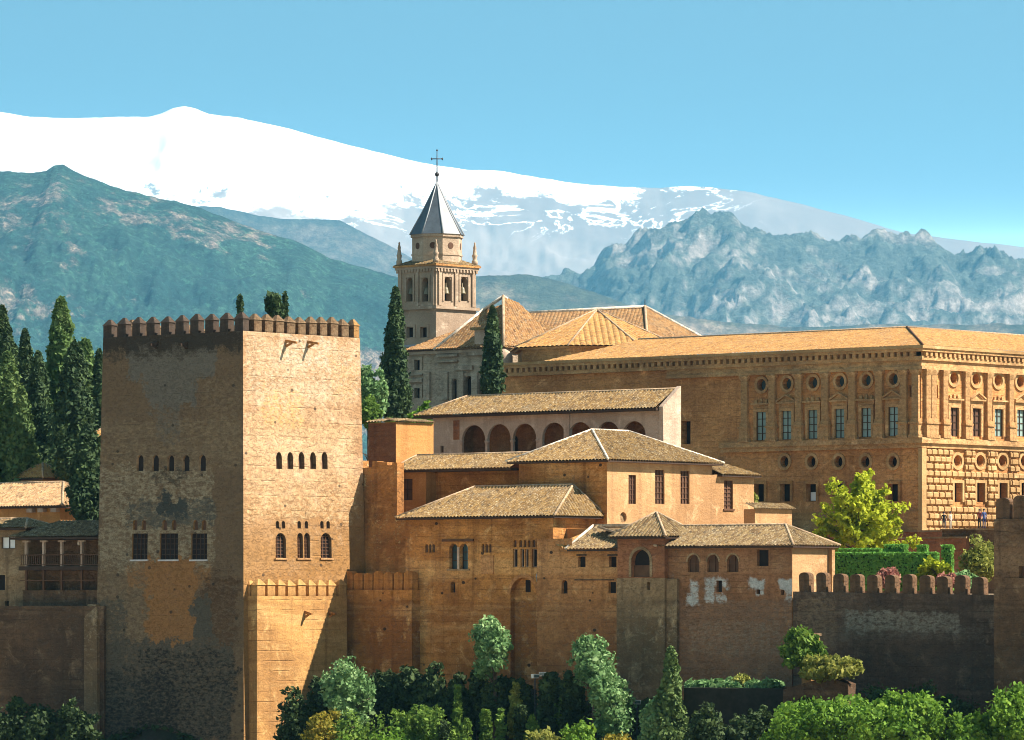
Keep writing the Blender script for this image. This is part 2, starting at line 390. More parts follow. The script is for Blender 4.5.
# palette of surfaces --------------------------------------------------------
OCH = (.43, .215, .075); OCHD = (.27, .135, .052); OCHL = (.52, .33, .155)
M = {}
T = Fr(243, 400, 40, 0)
GP, GD, OR_, RB_, LT = (.145, .122, .092), (.03, .032, .03), (.30, .14, .045), (.27, .19, .105), (.35, .28, .175)
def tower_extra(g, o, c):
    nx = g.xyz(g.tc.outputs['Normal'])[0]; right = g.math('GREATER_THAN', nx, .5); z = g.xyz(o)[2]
    c = g.mix(g.math('SUBTRACT', 1.0, right), c, (.165, .105, .056))  # all but the right face painted darker, shade put into the colour
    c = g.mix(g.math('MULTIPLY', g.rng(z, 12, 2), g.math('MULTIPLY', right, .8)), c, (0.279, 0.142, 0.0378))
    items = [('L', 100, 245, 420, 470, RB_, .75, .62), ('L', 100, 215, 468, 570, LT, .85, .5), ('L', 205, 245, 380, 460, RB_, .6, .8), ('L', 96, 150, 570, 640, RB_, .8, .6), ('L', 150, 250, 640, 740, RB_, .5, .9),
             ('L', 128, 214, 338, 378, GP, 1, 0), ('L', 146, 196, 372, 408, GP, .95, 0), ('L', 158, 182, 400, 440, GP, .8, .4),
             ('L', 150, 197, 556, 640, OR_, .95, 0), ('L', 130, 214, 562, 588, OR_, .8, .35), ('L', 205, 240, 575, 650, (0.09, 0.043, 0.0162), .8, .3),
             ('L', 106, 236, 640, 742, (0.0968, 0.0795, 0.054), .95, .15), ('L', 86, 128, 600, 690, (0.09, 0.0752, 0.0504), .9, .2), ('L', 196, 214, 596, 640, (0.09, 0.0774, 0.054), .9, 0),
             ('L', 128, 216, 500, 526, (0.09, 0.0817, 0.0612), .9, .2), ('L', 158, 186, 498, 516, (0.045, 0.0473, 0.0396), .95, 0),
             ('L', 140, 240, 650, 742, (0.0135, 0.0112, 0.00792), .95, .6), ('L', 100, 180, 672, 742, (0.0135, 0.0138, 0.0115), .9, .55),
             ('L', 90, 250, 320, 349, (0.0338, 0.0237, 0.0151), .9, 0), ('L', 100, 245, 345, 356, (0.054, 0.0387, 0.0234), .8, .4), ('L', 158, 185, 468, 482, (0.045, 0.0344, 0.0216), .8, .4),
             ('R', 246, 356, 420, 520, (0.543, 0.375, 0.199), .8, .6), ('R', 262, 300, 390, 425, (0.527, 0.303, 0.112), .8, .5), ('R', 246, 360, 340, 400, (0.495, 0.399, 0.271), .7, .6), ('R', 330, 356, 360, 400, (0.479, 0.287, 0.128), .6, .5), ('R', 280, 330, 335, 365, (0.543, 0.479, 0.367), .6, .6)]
    return patchwork(T, items, 2.0)(g, o, c)
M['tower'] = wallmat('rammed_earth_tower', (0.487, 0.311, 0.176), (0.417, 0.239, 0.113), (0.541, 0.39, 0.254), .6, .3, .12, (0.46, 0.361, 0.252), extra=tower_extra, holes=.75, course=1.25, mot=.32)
M['bastion'] = wallmat('rammed_earth_bastion', (0.504, 0.277, 0.0924), (0.403, 0.21, 0.0714), (0.554, 0.353, 0.143), .55, .5, course=.85)
M['wall'] = wallmat('rammed_earth_wall', (.62, .285, .076), (.38, .155, .04), (.70, .42, .17), .65, .6, .15, holes=.9, course=.9)
M['wall_red'] = wallmat('rammed_earth_red', (.56, .26, .092), (.40, .17, .058), (.62, .35, .15), .5, .4, .2, (.46, .36, .24), holes=.9, course=.9)
M['overgrown'] = plain('dark_overgrown_masonry', (.022, .02, .014), .95, .5)  # near-black colour paints in the shade on the retaining wall
M['wall_rough'] = wallmat('rough_masonry', (0.462, 0.21, 0.06), (0.242, 0.105, 0.0338), (0.55, 0.3, 0.112), .3, .4, .9, (0.638, 0.46, 0.225))
M['wall_grey'] = wallmat('grey_masonry', (0.357, 0.232, 0.121), (0.212, 0.131, 0.0651), (0.442, 0.315, 0.18), .45, .6, .5, (0.425, 0.33, 0.211))
M['wall_dark'] = wallmat('dark_wall', (0.195, 0.108, 0.0547), (0.105, 0.0592, 0.0316), (0.27, 0.174, 0.0972), .5, .6, .35, (0.21, 0.178, 0.131), course=.85)
M['wall_brown'] = wallmat('brown_brick', (0.368, 0.148, 0.064), (0.258, 0.0999, 0.0448), (0.423, 0.196, 0.0928), .35, .3, .15, course=.45)
M['stucco'] = wallmat('stucco_lit', (0.505, 0.302, 0.141), (0.423, 0.234, 0.103), (0.554, 0.363, 0.193), .12, .35, mot=.22)
M['stucco_orange'] = wallmat('stucco_orange', (0.504, 0.244, 0.0773), (0.42, 0.193, 0.0571), (0.554, 0.302, 0.114), .12, .3, mot=.22)
M['white_wall'] = wallmat('pinkish_limewash', (0.522, 0.387, 0.288), (0.456, 0.326, 0.232), (0.57, 0.44, 0.336), .1, .3, mot=.15)
M['pale_stone'] = wallmat('pale_limestone', (0.475, 0.37, 0.261), (0.361, 0.277, 0.191), (0.532, 0.431, 0.32), .25, .5, .25, (0.285, 0.229, 0.172), course=.6)
M['belfry'] = wallmat('belfry_plaster', (0.447, 0.333, 0.234), (0.367, 0.269, 0.186), (0.495, 0.386, 0.282), .1, .25, mot=.15)
M['palace'] = wallmat('palace_sandstone', (0.551, 0.28, 0.0986), (0.408, 0.194, 0.068), (0.612, 0.348, 0.146), .2, .4, .12, (0.306, 0.189, 0.102), course=.8)
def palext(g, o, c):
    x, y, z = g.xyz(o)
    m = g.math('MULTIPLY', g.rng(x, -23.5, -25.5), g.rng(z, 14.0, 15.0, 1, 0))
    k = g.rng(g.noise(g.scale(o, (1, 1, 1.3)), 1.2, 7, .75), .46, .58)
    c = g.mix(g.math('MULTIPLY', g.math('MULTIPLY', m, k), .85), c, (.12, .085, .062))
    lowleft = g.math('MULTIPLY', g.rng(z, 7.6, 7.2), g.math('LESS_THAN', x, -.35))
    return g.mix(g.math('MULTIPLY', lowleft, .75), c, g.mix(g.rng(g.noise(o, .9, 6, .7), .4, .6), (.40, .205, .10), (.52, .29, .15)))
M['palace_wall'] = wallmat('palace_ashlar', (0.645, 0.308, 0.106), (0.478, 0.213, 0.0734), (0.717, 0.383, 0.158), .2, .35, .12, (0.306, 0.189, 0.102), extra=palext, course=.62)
M['palace_trim'] = wallmat('palace_trim_stone', (0.595, 0.347, 0.147), (0.451, 0.254, 0.107), (0.649, 0.42, 0.207), .15, .45, .15, (0.36, 0.238, 0.13))
M['rustic'] = wallmat('rusticated_stone', (0.487, 0.302, 0.131), (0.386, 0.227, 0.0916), (0.554, 0.37, 0.183), .1, .3, mot=.3)
M['merlon_dark'] = wallmat('blackened_battlements', (.075, .052, .037), (.045, .032, .024), (.12, .09, .065), .2, .4)  # left-side merlons painted dark to stand in for their shade
M['tile'] = tilemat('clay_tiles', [(0.112, 0.0623, 0.0193), (0.166, 0.0954, 0.0308), (0.23, 0.14, 0.0462), (0.063, 0.0349, 0.0115)], .5)
M['tile_old'] = tilemat('weathered_tiles', [(0.0949, 0.0549, 0.0206), (0.148, 0.089, 0.0343), (0.218, 0.146, 0.06), (0.0529, 0.0299, 0.0121)], .6)
M['tile_red'] = tilemat('red_brown_tiles', [(0.16, 0.0727, 0.0243), (0.231, 0.111, 0.0358), (0.287, 0.153, 0.052), (0.0958, 0.046, 0.0173)], .45)
M['tile_pale'] = tilemat('pale_orange_tiles', [(0.312, 0.142, 0.0358), (0.375, 0.184, 0.047), (0.43, 0.229, 0.0649), (0.234, 0.101, 0.0246)], .35, (.26, .15, .07), 1.0)
M['cap'] = plain('ridge_tiles', (.36, .25, .155), .9, .5, 3.0)
M['cap_white'] = plain('mortared_ridge_tiles', (.55, .46, .36), .9, .6, 3.0)
M['wood'] = plain('dark_wood', (.055, .032, .02), .8)
M['wood_brown'] = plain('brown_wood', (.11, .052, .025), .75)
M['dark'] = plain('unlit_room', (.018, .012, .01), .9)
M['brown_dark'] = plain('brown_shutter', (.10, .05, .028), .8)
M['glass'] = plain('window_glass', (.05, .085, .09), .15, .3, .4, .6)
M['slate'] = plain('slate', (0.0578, 0.0743, 0.09), .5, .3, 1.2, .5)
M['iron'] = plain('iron', (.04, .04, .045), .5)
M['bronze'] = plain('bronze', (.16, .13, .07), .45, .2, 2, .5)
M['white'] = plain('white_paint', (.78, .77, .74), .6, .05)
M['patch'] = plain('whitewash', (.50, .48, .46), .9, .22, 2.0)
M['lead'] = plain('grey_lead', (.30, .32, .34), .6, .2)
M['bark'] = plain('bark', (.085, .06, .042), .95, .4, 4)

# ---------------------------------------------------------------- ground
WL = [(-400, 470), (-60, 428), (-36, 421), (-30, 413), (-22.4, 412), (-13.5, 411), (-9, 406.5), (3.4, 396), (12.8, 386.5), (22.2, 380), (37, 368), (44, 362), (70, 352), (400, 330)]
def wall_y(x):
    for (x0, y0), (x1, y1) in zip(WL, WL[1:]):
        if x0 <= x < x1: return y0 + (y1 - y0) * (x - x0) / (x1 - x0)
    return 450.0
def ground_z(x, y):
    d = wall_y(x) - y
    foot = -7.4
    n = mnoise.noise((x * .05, y * .05, 3.1)) * 1.2 + mnoise.noise((x * .21, y * .21, 8.1)) * .45
    if d > 0:
        if y < 170:
            t = y / 170.0; return -4 - 56 * t * t + n
        zf = foot - .46 * d
        return max(zf, -62) + n * min(1, d / 3)
    d = -d
    if y > 700:
        return 8 - min(1, (y - 700) / 500.0) * 24
    t = min(1, max(0, (d - 3.4) / 1.5))
    q = min(1, max(0, (d - 84) / 12.0)); pl = .5 + 6.2 * q * q * (3 - 2 * q)
    return foot * (1 - t) + pl * t
def grid_axis(spans):
    out = []
    for a, b, st in spans:
        k = max(1, int(round((b - a) / st))); out += [a + (b - a) * i / k for i in range(k)]
    return out + [spans[-1][1]]
gx = grid_axis([(-40000, -2000, 5000), (-2000, -300, 170), (-300, -80, 20), (-80, 80, 1.6), (80, 300, 20), (300, 2000, 170), (2000, 40000, 5000)])
gy = grid_axis([(-400, 0, 50), (0, 300, 12), (300, 480, 1.6), (480, 760, 20), (760, 1600, 120), (1600, 44000, 4000)])
m = MB(); P = [(x, y, ground_z(x, y)) for y in gy for x in gx]; nx = len(gx)
m.add(P, [(j * nx + i, j * nx + i + 1, (j + 1) * nx + i + 1, (j + 1) * nx + i) for j in range(len(gy) - 1) for i in range(nx - 1)], smooth=True)
g = G('soil', .95); o = g.obj()
c = g.mix(g.rng(g.noise(o, .25, 7, .65), .4, .6), (.035, .026, .016), (.022, .026, .012))  # dense tree shade put into this near-black soil colour
c = g.mix(g.rng(g.noise(o, .06, 4, .6), .55, .7), c, (.06, .05, .03))
pos = g.xyz(o)
town = g.mix(g.noise(o, .08, 4, .7), (.50, .38, .25), (.68, .57, .44))         # unseen pale town below the viewpoint, toned to bounce warm light on the walls
c = g.mix(g.rng(pos[1], 335, 300), c, town)
c = g.mix(g.math('MULTIPLY', g.rng(pos[2], -1.5, -.3), g.rng(pos[1], 480, 470)), c, g.mix(g.noise(o, .3, 4), (.25, .17, .10), (.34, .25, .16)))
g.bump(g.noise(o, 1.5, 7, .7), 1.0, .3)
tag(m.build('ground', g.col(c), recalc=False), kind='structure')

# ---------------------------------------------------------------- far mountains
def interp(pts, x):
    if x <= pts[0][0]: return pts[0][1]
    for (x0, y0), (x1, y1) in zip(pts, pts[1:]):
        if x <= x1: return y0 + (y1 - y0) * (x - x0) / (x1 - x0)
    return pts[-1][1]
def mountain(name, D, pts, front, mat, rows, step, amp, gul, seed, prof=1.0, px0=-900, px1=1950, jag=0.0, oct=7, dec=.74, crest=0.0, lift=0.0):
    """ridge at distance D with a sky line through pts, slope running `front` metres towards the viewer, and a back slope"""
    n = int((px1 - px0) / step) + 1; P = []; nb = 5
    for i in range(n):
        px = px0 + step * i; X = (px - CX) / F * D
        jz = jag * (.8 - 1.3 * sum(abs(mnoise.noise((X / 75.0 * 2.1 ** k, seed, 1.7 + k))) / 1.9 ** k for k in range(6)))
        zr = (CY - interp(pts, px)) / F * D + jz
        for j in range(rows + 1):
            t = j / rows; y = D - front * (1 - t)
            q = Vector((X / gul, y / (gul * 1.25), seed))
            wx = mnoise.noise(q * .7) * .6; wy = mnoise.noise(q * .7 + Vector((9, 4, 2))) * .6
            rg = 0.0; fa = 1.0
            for k in range(oct):
                v = abs(mnoise.noise(q * fa + Vector((wx, wy, k * 3.1)))) ; rg += v / fa ** dec; fa *= 2.05
            env = max(crest, min(1.0, (1 - t) * 5.0)) * (.4 + .6 * min(1, t * 2.2))
            z = -20 + (zr + 20) * t ** prof + (lift - rg) * amp * env
            P.append((X, y, z))
        for j in range(1, nb + 1):
            P.append((X, D + front * .22 * j / nb, -20 + (zr + 20) * (1 - j / nb) ** 1.2))
    R_ = rows + nb + 1; m = MB()
    m.add(P, [(i * R_ + j, (i + 1) * R_ + j, (i + 1) * R_ + j + 1, i * R_ + j + 1) for i in range(n - 1) for j in range(R_ - 1)], smooth=True)
    o = m.build(name, mat, recalc=False); o.scale = (2.6, 2.6, 2.6)               # ridges measured at D, the real range stands 2.6 times as far and as high
    return tag(o, kind='structure')

def snow_mat():
    g = G('snow_and_rock', .8); o = g.obj(); x, y, z = g.xyz(o)
    rock = g.mix(g.rng(g.noise(o, .0016, 7, .65), .35, .65), (.19, .145, .125), (.28, .22, .185))
    geo = g.n.new('ShaderNodeNewGeometry'); nz = g.xyz(geo.outputs['Normal'])[2]
    line = g.rng(x, -1100, 900, 1030, 1290, False)                 # snow line climbs to the right
    nn = g.math('SUBTRACT', g.noise(g.scale(o, (1, .35, 1.6)), .0022, 9, .68), .5)
    h = g.math('ADD', z, g.math('MULTIPLY', nn, g.rng(x, -900, 300, 260, 900)))
    s = g.rng(h, line, g.math('ADD', line, 26))
    thin = g.rng(g.noise(g.scale(o, (1, .5, 1.0), (700, 0, 0)), .006, 8, .7), g.rng(z, 1130, 1300, .58, .66), g.rng(z, 1130, 1300, .62, .70))
    s = g.math('MULTIPLY', s, g.math('SUBTRACT', 1.0, g.math('MULTIPLY', thin, g.rng(x, -1500, -300, .9, 1))))
    s = g.math('MULTIPLY', s, g.rng(x, 700, 1000, 1, 0))
    vn = g.math('ABSOLUTE', g.math('SUBTRACT', g.noise(g.scale(o, (1, .5, 1.3), (300, 0, 900)), .0045, 7, .62, .8), .5))
    wd = g.math('MULTIPLY', g.rng(z, 1040, 1290, .002, .075, False), g.rng(x, 250, 620, 1, .25))
    vein = g.math('MULTIPLY', g.rng(g.math('SUBTRACT', vn, wd), -.004, .006, 1, 0), g.math('MULTIPLY', g.rng(x, -700, -350), g.rng(x, 520, 760, 1, 0)))
    vein = g.math('MULTIPLY', vein, g.rng(z, 1000, 1090))
    s = g.math('MAXIMUM', s, vein)
    return g.col(g.mix(s, rock, (.90, .90, .92)))
def forest_mat():
    g = G('forested_hillside', .95); o = g.obj()
    f = g.mix(g.rng(g.noise(o, .01, 6, .65), .4, .6), (.010, .042, .034), (.025, .07, .048))
    earth = g.mix(g.noise(o, .012, 6, .7), (.17, .125, .10), (.25, .20, .165))
    patch = g.math('ADD', g.noise(g.scale(o, (1, .6, 1)), .0035, 8, .68), g.math('MULTIPLY', g.math('SUBTRACT', g.noise(o, .03, 6, .75), .5), .55))
    c = g.mix(g.rng(patch, .545, .65), f, earth)
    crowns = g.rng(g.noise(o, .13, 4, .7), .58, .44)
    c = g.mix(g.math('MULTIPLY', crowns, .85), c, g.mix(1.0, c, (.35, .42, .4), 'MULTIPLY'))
    lit = g.rng(g.noise(g.scale(o, (1, .6, 1), (40, 7, 3)), .16, 5, .75), .5, .62)  # sunlit crowns painted as lighter flecks
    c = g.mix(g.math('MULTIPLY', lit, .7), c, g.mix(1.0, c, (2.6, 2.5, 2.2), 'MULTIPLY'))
    g.bump(g.noise(o, .05, 8, .75), 1.0, 22)
    return g.col(c)
def rocky_mat(name, rockc, scrub):
    g = G(name, .95); o = g.obj()
    geo = g.n.new('ShaderNodeNewGeometry'); nz = g.xyz(geo.outputs['Normal'])[2]
    n = g.noise(o, .004, 9, .7)
    k = g.math('ADD', g.math('MULTIPLY', nz, .35), g.math('MULTIPLY', n, 1.2))
    r = g.mix(g.noise(o, .008, 6, .7), rockc, tuple(x * 1.35 for x in rockc))
    c = g.mix(g.rng(k, .70, .93), r, scrub)
    fine = g.noise(g.scale(o, (1, .7, 1)), .045, 8, .8)
    c = g.mix(1.0, c, g.ramp(fine, [(.36, (.45, .5, .55)), (.5, (1, 1, 1)), (.62, (1.7, 1.65, 1.6))]), 'MULTIPLY')
    g.bump(g.noise(o, .02, 9, .8), 1.0, 80)
    return g.col(c)
SNOW = [(-420, 150), (-200, 120), (-60, 108), (0, 112), (30, 117), (70, 118.5), (120, 117), (150, 117), (163, 113), (174, 108), (184, 106), (196, 109), (208, 114), (240, 118),
        (290, 129), (340, 143), (380, 153), (410, 160), (440, 166), (470, 170), (500, 171), (540, 178), (580, 184), (620, 187), (660, 188), (690, 186), (705, 187), (750, 192), (800, 204),
        (850, 217), (900, 232), (950, 239), (1024, 247), (1200, 262), (1440, 280)]
mountain('snow_mountain', 14000, SNOW, 2700, snow_mat(), 120, 3.0, 36, 200, 3.3, 1.0, jag=2)
mountain('blue_foothill', 9600, [(-420, 240), (100, 205), (220, 207), (260, 217), (340, 221), (370, 236), (420, 262), (480, 284), (560, 300), (700, 330), (1440, 400)], 1500, rocky_mat('scrub_slope', (.15, .125, .10), (.075, .085, .06)), 60, 4, 70, 260, 9.1, jag=4)
ROCKY = [(-420, 500), (380, 330), (470, 300), (540, 289), (580, 284), (605, 265), (622, 253), (640, 237), (655, 230), (668, 223), (680, 227), (695, 221), (712, 223), (728, 217), (742, 226), (765, 230), (790, 233), (808, 233),
         (822, 237), (840, 241), (862, 248), (885, 243), (905, 248), (930, 248), (960, 256), (990, 254), (1024, 257), (1200, 267), (1440, 285)]
mountain('rocky_mountain', 8200, ROCKY, 1700, rocky_mat('bare_limestone', (.40, .35, .31), (.10, .125, .105)), 200, 1.8, 78, 160, 5.7, .9, jag=0, dec=.8, crest=.85, lift=.6)
mountain('low_hill', 6400, [(-420, 420), (300, 330), (380, 290), (430, 276), (480, 277), (530, 276), (570, 285), (610, 299), (660, 315), (760, 326), (900, 326), (1024, 325), (1440, 330)], 900, rocky_mat('ochre_hillside', (.36, .27, .20), (.08, .095, .06)), 70, 3, 60, 150, 2.2, jag=5)
WOOD = [(-420, 215), (-200, 180), (0, 172), (30, 173), (46, 172), (55, 167), (63, 166), (72, 171), (84, 178), (110, 186), (150, 196), (200, 208), (250, 228), (290, 241), (330, 258), (362, 268), (400, 280), (440, 297), (500, 330), (600, 380), (1440, 520)]
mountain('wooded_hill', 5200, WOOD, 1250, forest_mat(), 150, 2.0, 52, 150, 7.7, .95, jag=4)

# haze
m = MB(); m.box(-22500, 22500, -900, 38500, -66, 3650)
hz = m.build('haze', None) if False else None
hm = bpy.data.materials.new('air'); hm.use_nodes = True; ht = hm.node_tree; ht.nodes.clear()
ho = ht.nodes.new('ShaderNodeOutputMaterial'); hv = ht.nodes.new('ShaderNodeVolumePrincipled')
hv.inputs['Color'].default_value = (.23, .65, .96, 1); hv.inputs['Density'].default_value = 2.0e-5; hv.inputs['Anisotropy'].default_value = .0
ht.links.new(hv.outputs[0], ho.inputs['Volume'])
hz = m.build('haze', hm); tag(hz, kind='stuff')
# ================================================================ great square tower
def merlon_mesh(w, d, h, kind='pyramid'):
    m = MB(); a = w / 2; b = d / 2
    if kind == 'pyramid':
        hb = h * .66; e = .07
        m.frust([([(-a, -b), (a, -b), (a, b), (-a, b)], 0), ([(-a, -b), (a, -b), (a, b), (-a, b)], hb)])
        m.frust([([(-a - e, -b - e), (a + e, -b - e), (a + e, b + e), (-a - e, b + e)], hb + .003), ([(-a * .25, -b * .25), (a * .25, -b * .25), (a * .25, b * .25), (-a * .25, b * .25)], h)])
    else:
        P = [(-a, 0), (a, 0)] + [(a * math.cos(math.pi * i / 8), h - a * .55 + a * .55 * math.sin(math.pi * i / 8)) for i in range(9)]
        n = len(P)
        m.add([(x, -b, z) for x, z in P] + [(x, b, z) for x, z in P], [tuple(range(n)), tuple(range(n, 2 * n))[::-1]] + [(i, (i + 1) % n, n + (i + 1) % n, n + i) for i in range(n)])
    return m
rnd = random.Random(5)
def merlons(proto_mb, mat, parent, spots, fn=None):
    """first one built, the others copies"""
    first = None
    for k, (x, y, z, rz) in enumerate(spots):
        if first is None: o = first = proto_mb.build('merlon', mat, parent)
        else:
            o = first.copy(); COL.objects.link(o); o.parent = parent
        p = (x, y, z) if fn is None else fn((x, y, z))
        o.location = p; o.rotation_euler = (rnd.uniform(-.02, .02), rnd.uniform(-.03, .03), rz + rnd.uniform(-.03, .03)); k2 = rnd.uniform(.93, 1.06); o.scale = (k2, 1, rnd.uniform(.9, 1.04))

TL = -T.L(103)[0]; TR = T.Rr(360)[0]; ZT = T.z(335)
def batter(p):
    k = 1 + .0021 * max(0, (ZT - p[2])); cx, cy = -TL / 2, TR / 2
    return (cx + (p[0] - cx) * k, cy + (p[1] - cy) * k, p[2])
t = T.thing('castle_tower', 'massive square crenellated tower, tallest of the fortress, with one shaded and one sunlit face', 'tower')
H = [T.hole('L', c - 3.4, c + 3.4, 455, 471, 'arch', .28) for c in (142, 157, 172, 187, 203)]
H2 = [T.hole('L', a, b, 533.5, 559.5, 'rect', .25) for a, b in ((135.6, 150.6), (162.5, 180), (192.7, 208))]
H3 = [T.hole('L', c - 2.2, c + 2.2, 520, 530, 'arch', .25) for c in (138.2, 146.8, 166.8, 176, 196.8, 205)]
J = [T.hole('R', c - 2.9, c + 2.9, 452, 469, 'arch', .4, rise=1.5) for c in (278, 289, 300, 311.3, 322.6)]
J2 = [T.hole('R', a, b, 533, 558, 'arch', .35) for a, b in ((274, 284), (295, 300.4), (301.6, 307.2), (317.5, 328))]
J3 = [T.hole('R', c - 1.7, c + 1.7, 521, 528.5, 'arch', .25) for c in (276, 281.7, 297, 304, 319, 325)]
shell(T, TL, TR, -26, ZT, H + H2 + H3 + J + J2 + J3, M['tower'], 'wall', t, batter)
for h in H: win(h, t, M['dark'], fn=batter)
for h in J: win(h, t, M['brown_dark'], fn=batter)
for h in H2: win(h, t, M['dark'], M['wood'], (4, 5), fn=batter, sill=M['patch'])
for h in H3 + J3: win(h, t, M['brown_dark'], fn=batter, name='blind_arch')
for h in J2: win(h, t, M['dark'], M['wood_brown'], (3, 7), fn=batter, sill=M['stucco'])
# parapet walls rising from the roof deck, then merlons on all four sides
m = MB(); th = .75
m.box(-TL, 0, 0, th, ZT + .004, ZT + .35); m.box(-th, 0, th, TR, ZT + .004, ZT + .35); m.box(-TL, -TL + th, th, TR, ZT + .004, ZT + .35); m.box(-TL + th, -th, TR - th, TR, ZT + .004, ZT + .35)
m.build('parapet', M['tower'], t)
sp = []; n = 10; st = (TL - 1.0) / (n - 1)
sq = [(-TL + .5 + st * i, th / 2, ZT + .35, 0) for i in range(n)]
sp += [(-TL + .5 + st * i, TR - th / 2, ZT + .35, 0) for i in range(n)]
n = 11; st = (TR - 1.0) / (n - 1)
for i in range(1, n - 1): sp += [(-th / 2, .5 + st * i, ZT + .35, R(90)), (-TL + th / 2, .5 + st * i, ZT + .35, R(90))]
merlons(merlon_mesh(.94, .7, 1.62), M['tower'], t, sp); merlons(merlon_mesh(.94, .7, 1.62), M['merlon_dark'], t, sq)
def spout(face, px, py, parent, B, ln=1.15, fn=None):
    g = B.L if face == 'L' else B.Rr
    u, z = g(px, py); m = MB(); c = place(face, u, z, 0); d = place(face, u, z - .18, ln); d2 = place(face, u, z - .42, .02); d3 = place(face, u, z - .2, ln * .55)
    m.tube([c, d], [.17, .13], 4, False); m.tube([d2, d3], [.13, .1], 4, False)
    return m.build('water_spout', M['wood'] if face == 'L' else M['wall_rough'], parent, fn)
spout('L', 157, 343, t, T, .8, batter); spout('L', 187, 343, t, T, .8, batter)
spout('R', 286, 341, t, T, 1.2, batter); spout('R', 308, 342, t, T, 1.2, batter)
# cracked plaster lens above the windows of the shaded face is in the wall material

# buttress at the far foot of the shaded face
B = Fr(97, 409.5, 40, 0)
o = B.thing('buttress', 'narrow low buttress against the left foot of the great tower', 'buttress')
shell(B, -B.L(84)[0], 2.5, -26, B.z(618), [], M['wall_grey'], 'wall', o)
m = MB(); m.frust([(rect(-1.5, .0, 0, 2.5), B.z(618) + .004), (rect(-1.4, -.4, .3, 2.5), B.z(604))]); m.build('sloping_top', M['wall_grey'], o)

# ================================================================ low bastion hugging the sunlit face
B = Fr(257, 399.2, 40, 0); LB = 1.55; RB = B.Rr(347)[0]; zt = B.z(596)
o = B.thing('bastion', 'sunlit ochre bastion with pointed merlons at the foot of the great tower', 'bastion')
shell(B, LB, RB, -26, zt, [], M['bastion'], 'wall', o)
sp = [(-.38, .55 + (RB - 1.1) * i / 8, zt - .02, R(90)) for i in range(9)] + [(-1.28, .38, zt - .02, 0)]
merlons(merlon_mesh(.92, .7, 1.45), M['bastion'], o, sp)
spout('R', 305, 612, o, B, .8); spout('R', 329, 612, o, B, .8)

# ================================================================ curtain walls
def wall_block(name, label, px, Y, pxl, r, pyt, mat, deg=40, holes=(), zlow=-26, cat='wall', rpx=None, group=None, top=None):
    B = Fr(px, Y, deg, 0); o = B.thing(name, label, cat, group); l = -B.L(pxl)[0]
    if rpx: r = B.Rr(rpx)[0]
    hs = [B.hole(*h) for h in holes]
    shell(B, l, r, zlow, B.z(pyt), hs, M[mat], 'wall', o)
    for h in hs: win(h, o, M['dark'], name='window' if h['z1'] - h['z0'] > .5 else 'opening')
    return B, o, l, r
# old merlons walled in, right of the bastion
B, o, l, r = wall_block('rampart', 'shaded ochre rampart with dark gaps between old merlons, right of the bastion', 412, 404.6, 340, 3, 590, 'wall')
zt = B.z(590)
sp = [(-l + .9 + (l - 1.4) * i / 6, .4, zt - .02, 0) for i in range(7)]
merlons(merlon_mesh(.98, .7, 1.6, 'round'), M['wall'], o, sp)
# rough masonry behind it
B, o, l, r = wall_block('ruined_rampart', 'tall crumbling wall of rough brick and rubble between great tower and tiled hall', 397, 409, 352, .9, 468, 'wall_rough')
m = MB(); rr_ = random.Random(2)
for i in range(9): m.box(-l + l * i / 9 + .002, -l + l * (i + 1) / 9 - .002, .02 + .01 * (i % 2), .88, B.z(468) - .2, B.z(468) + rr_.uniform(.05, .75))
m.build('ruined_top', M['wall_rough'], o)
B, o, l, r = wall_block('ruined_rampart', 'lower piece of rough speckled masonry beside the left end of the hall eaves', 416, 407.2, 395, 4, 518, 'wall_rough')

# annex with the sunlit orange side
B = Fr(396, 420, 40, 0); o = B.thing('annex_house', 'small flat topped annex with a bright orange sunlit side left of the arcade', 'building')
l = -B.L(368.5)[0]; r = B.Rr(433.5)[0]; zt = B.z(422)
shell(B, l, r, -2, zt, [], M['stucco_orange'], 'wall', o)
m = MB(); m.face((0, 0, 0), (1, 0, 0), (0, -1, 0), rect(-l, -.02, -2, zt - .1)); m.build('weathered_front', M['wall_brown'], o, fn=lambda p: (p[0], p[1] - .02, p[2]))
m = MB(); roof_plane(m, (-l - .2, -.3, zt + .03), (.2, -.3, zt + .03), [(-l - .2, 1.5, zt + .3), (.2, 1.5, zt + .3)], rows=1, seed=3)
roof_plane(m, (.25, -.3, zt + .03), (.25, r, zt + .03), [(-1.0, -.3, zt + .3), (-1.0, r, zt + .3)], rows=1, seed=4)
m.build('tile_coping', M['tile_old'], o, recalc=False)

M['gallery'] = wallmat('dim_gallery_plaster', (.27, .135, .055), (.2, .095, .04), (.34, .2, .1), .3, .3)  # shade of the arcade recess put into a darker plaster colour
# ================================================================ arcaded gallery house
A = Fr(665, 416, 40, 0); o = A.thing('arcade_building', 'long gallery house with an open arcade of slender columns under a tiled roof', 'building')
l = -A.L(433)[0]; r = A.Rr(681)[0]; ze = A.z(408); zr = A.z(389.5, 419)
hs = [A.hole('L', c - 11.7, c + 11.7, t_, 457, 'arch', .3, n=12) for c, t_ in ((473.5, 425), (499, 424), (524.5, 423.5), (554, 422.5), (580, 422), (608, 421.5), (634, 421))]
hw = A.hole('L', 440.5, 443.5, 446, 452.5, 'rect', .3)
zf = A.z(470)
m = MB(); m.face((0, 0, 0), (1, 0, 0), (0, -1, 0), rect(-l, 0, zf - 6, ze), hs + [hw]); m.add([(-l, 0, zf - 6), (-l, r, zf - 6), (-l, r, ze), (-l, 0, ze)], [(0, 1, 2, 3)])
m.build('arcade_wall', M['white_wall'], o)
win(hw, o, M['dark'])
m = MB(); dep = r - .15
x0 = A.L(458)[0]; x1 = A.L(650)[0]; zfl = hs[0]['z0']
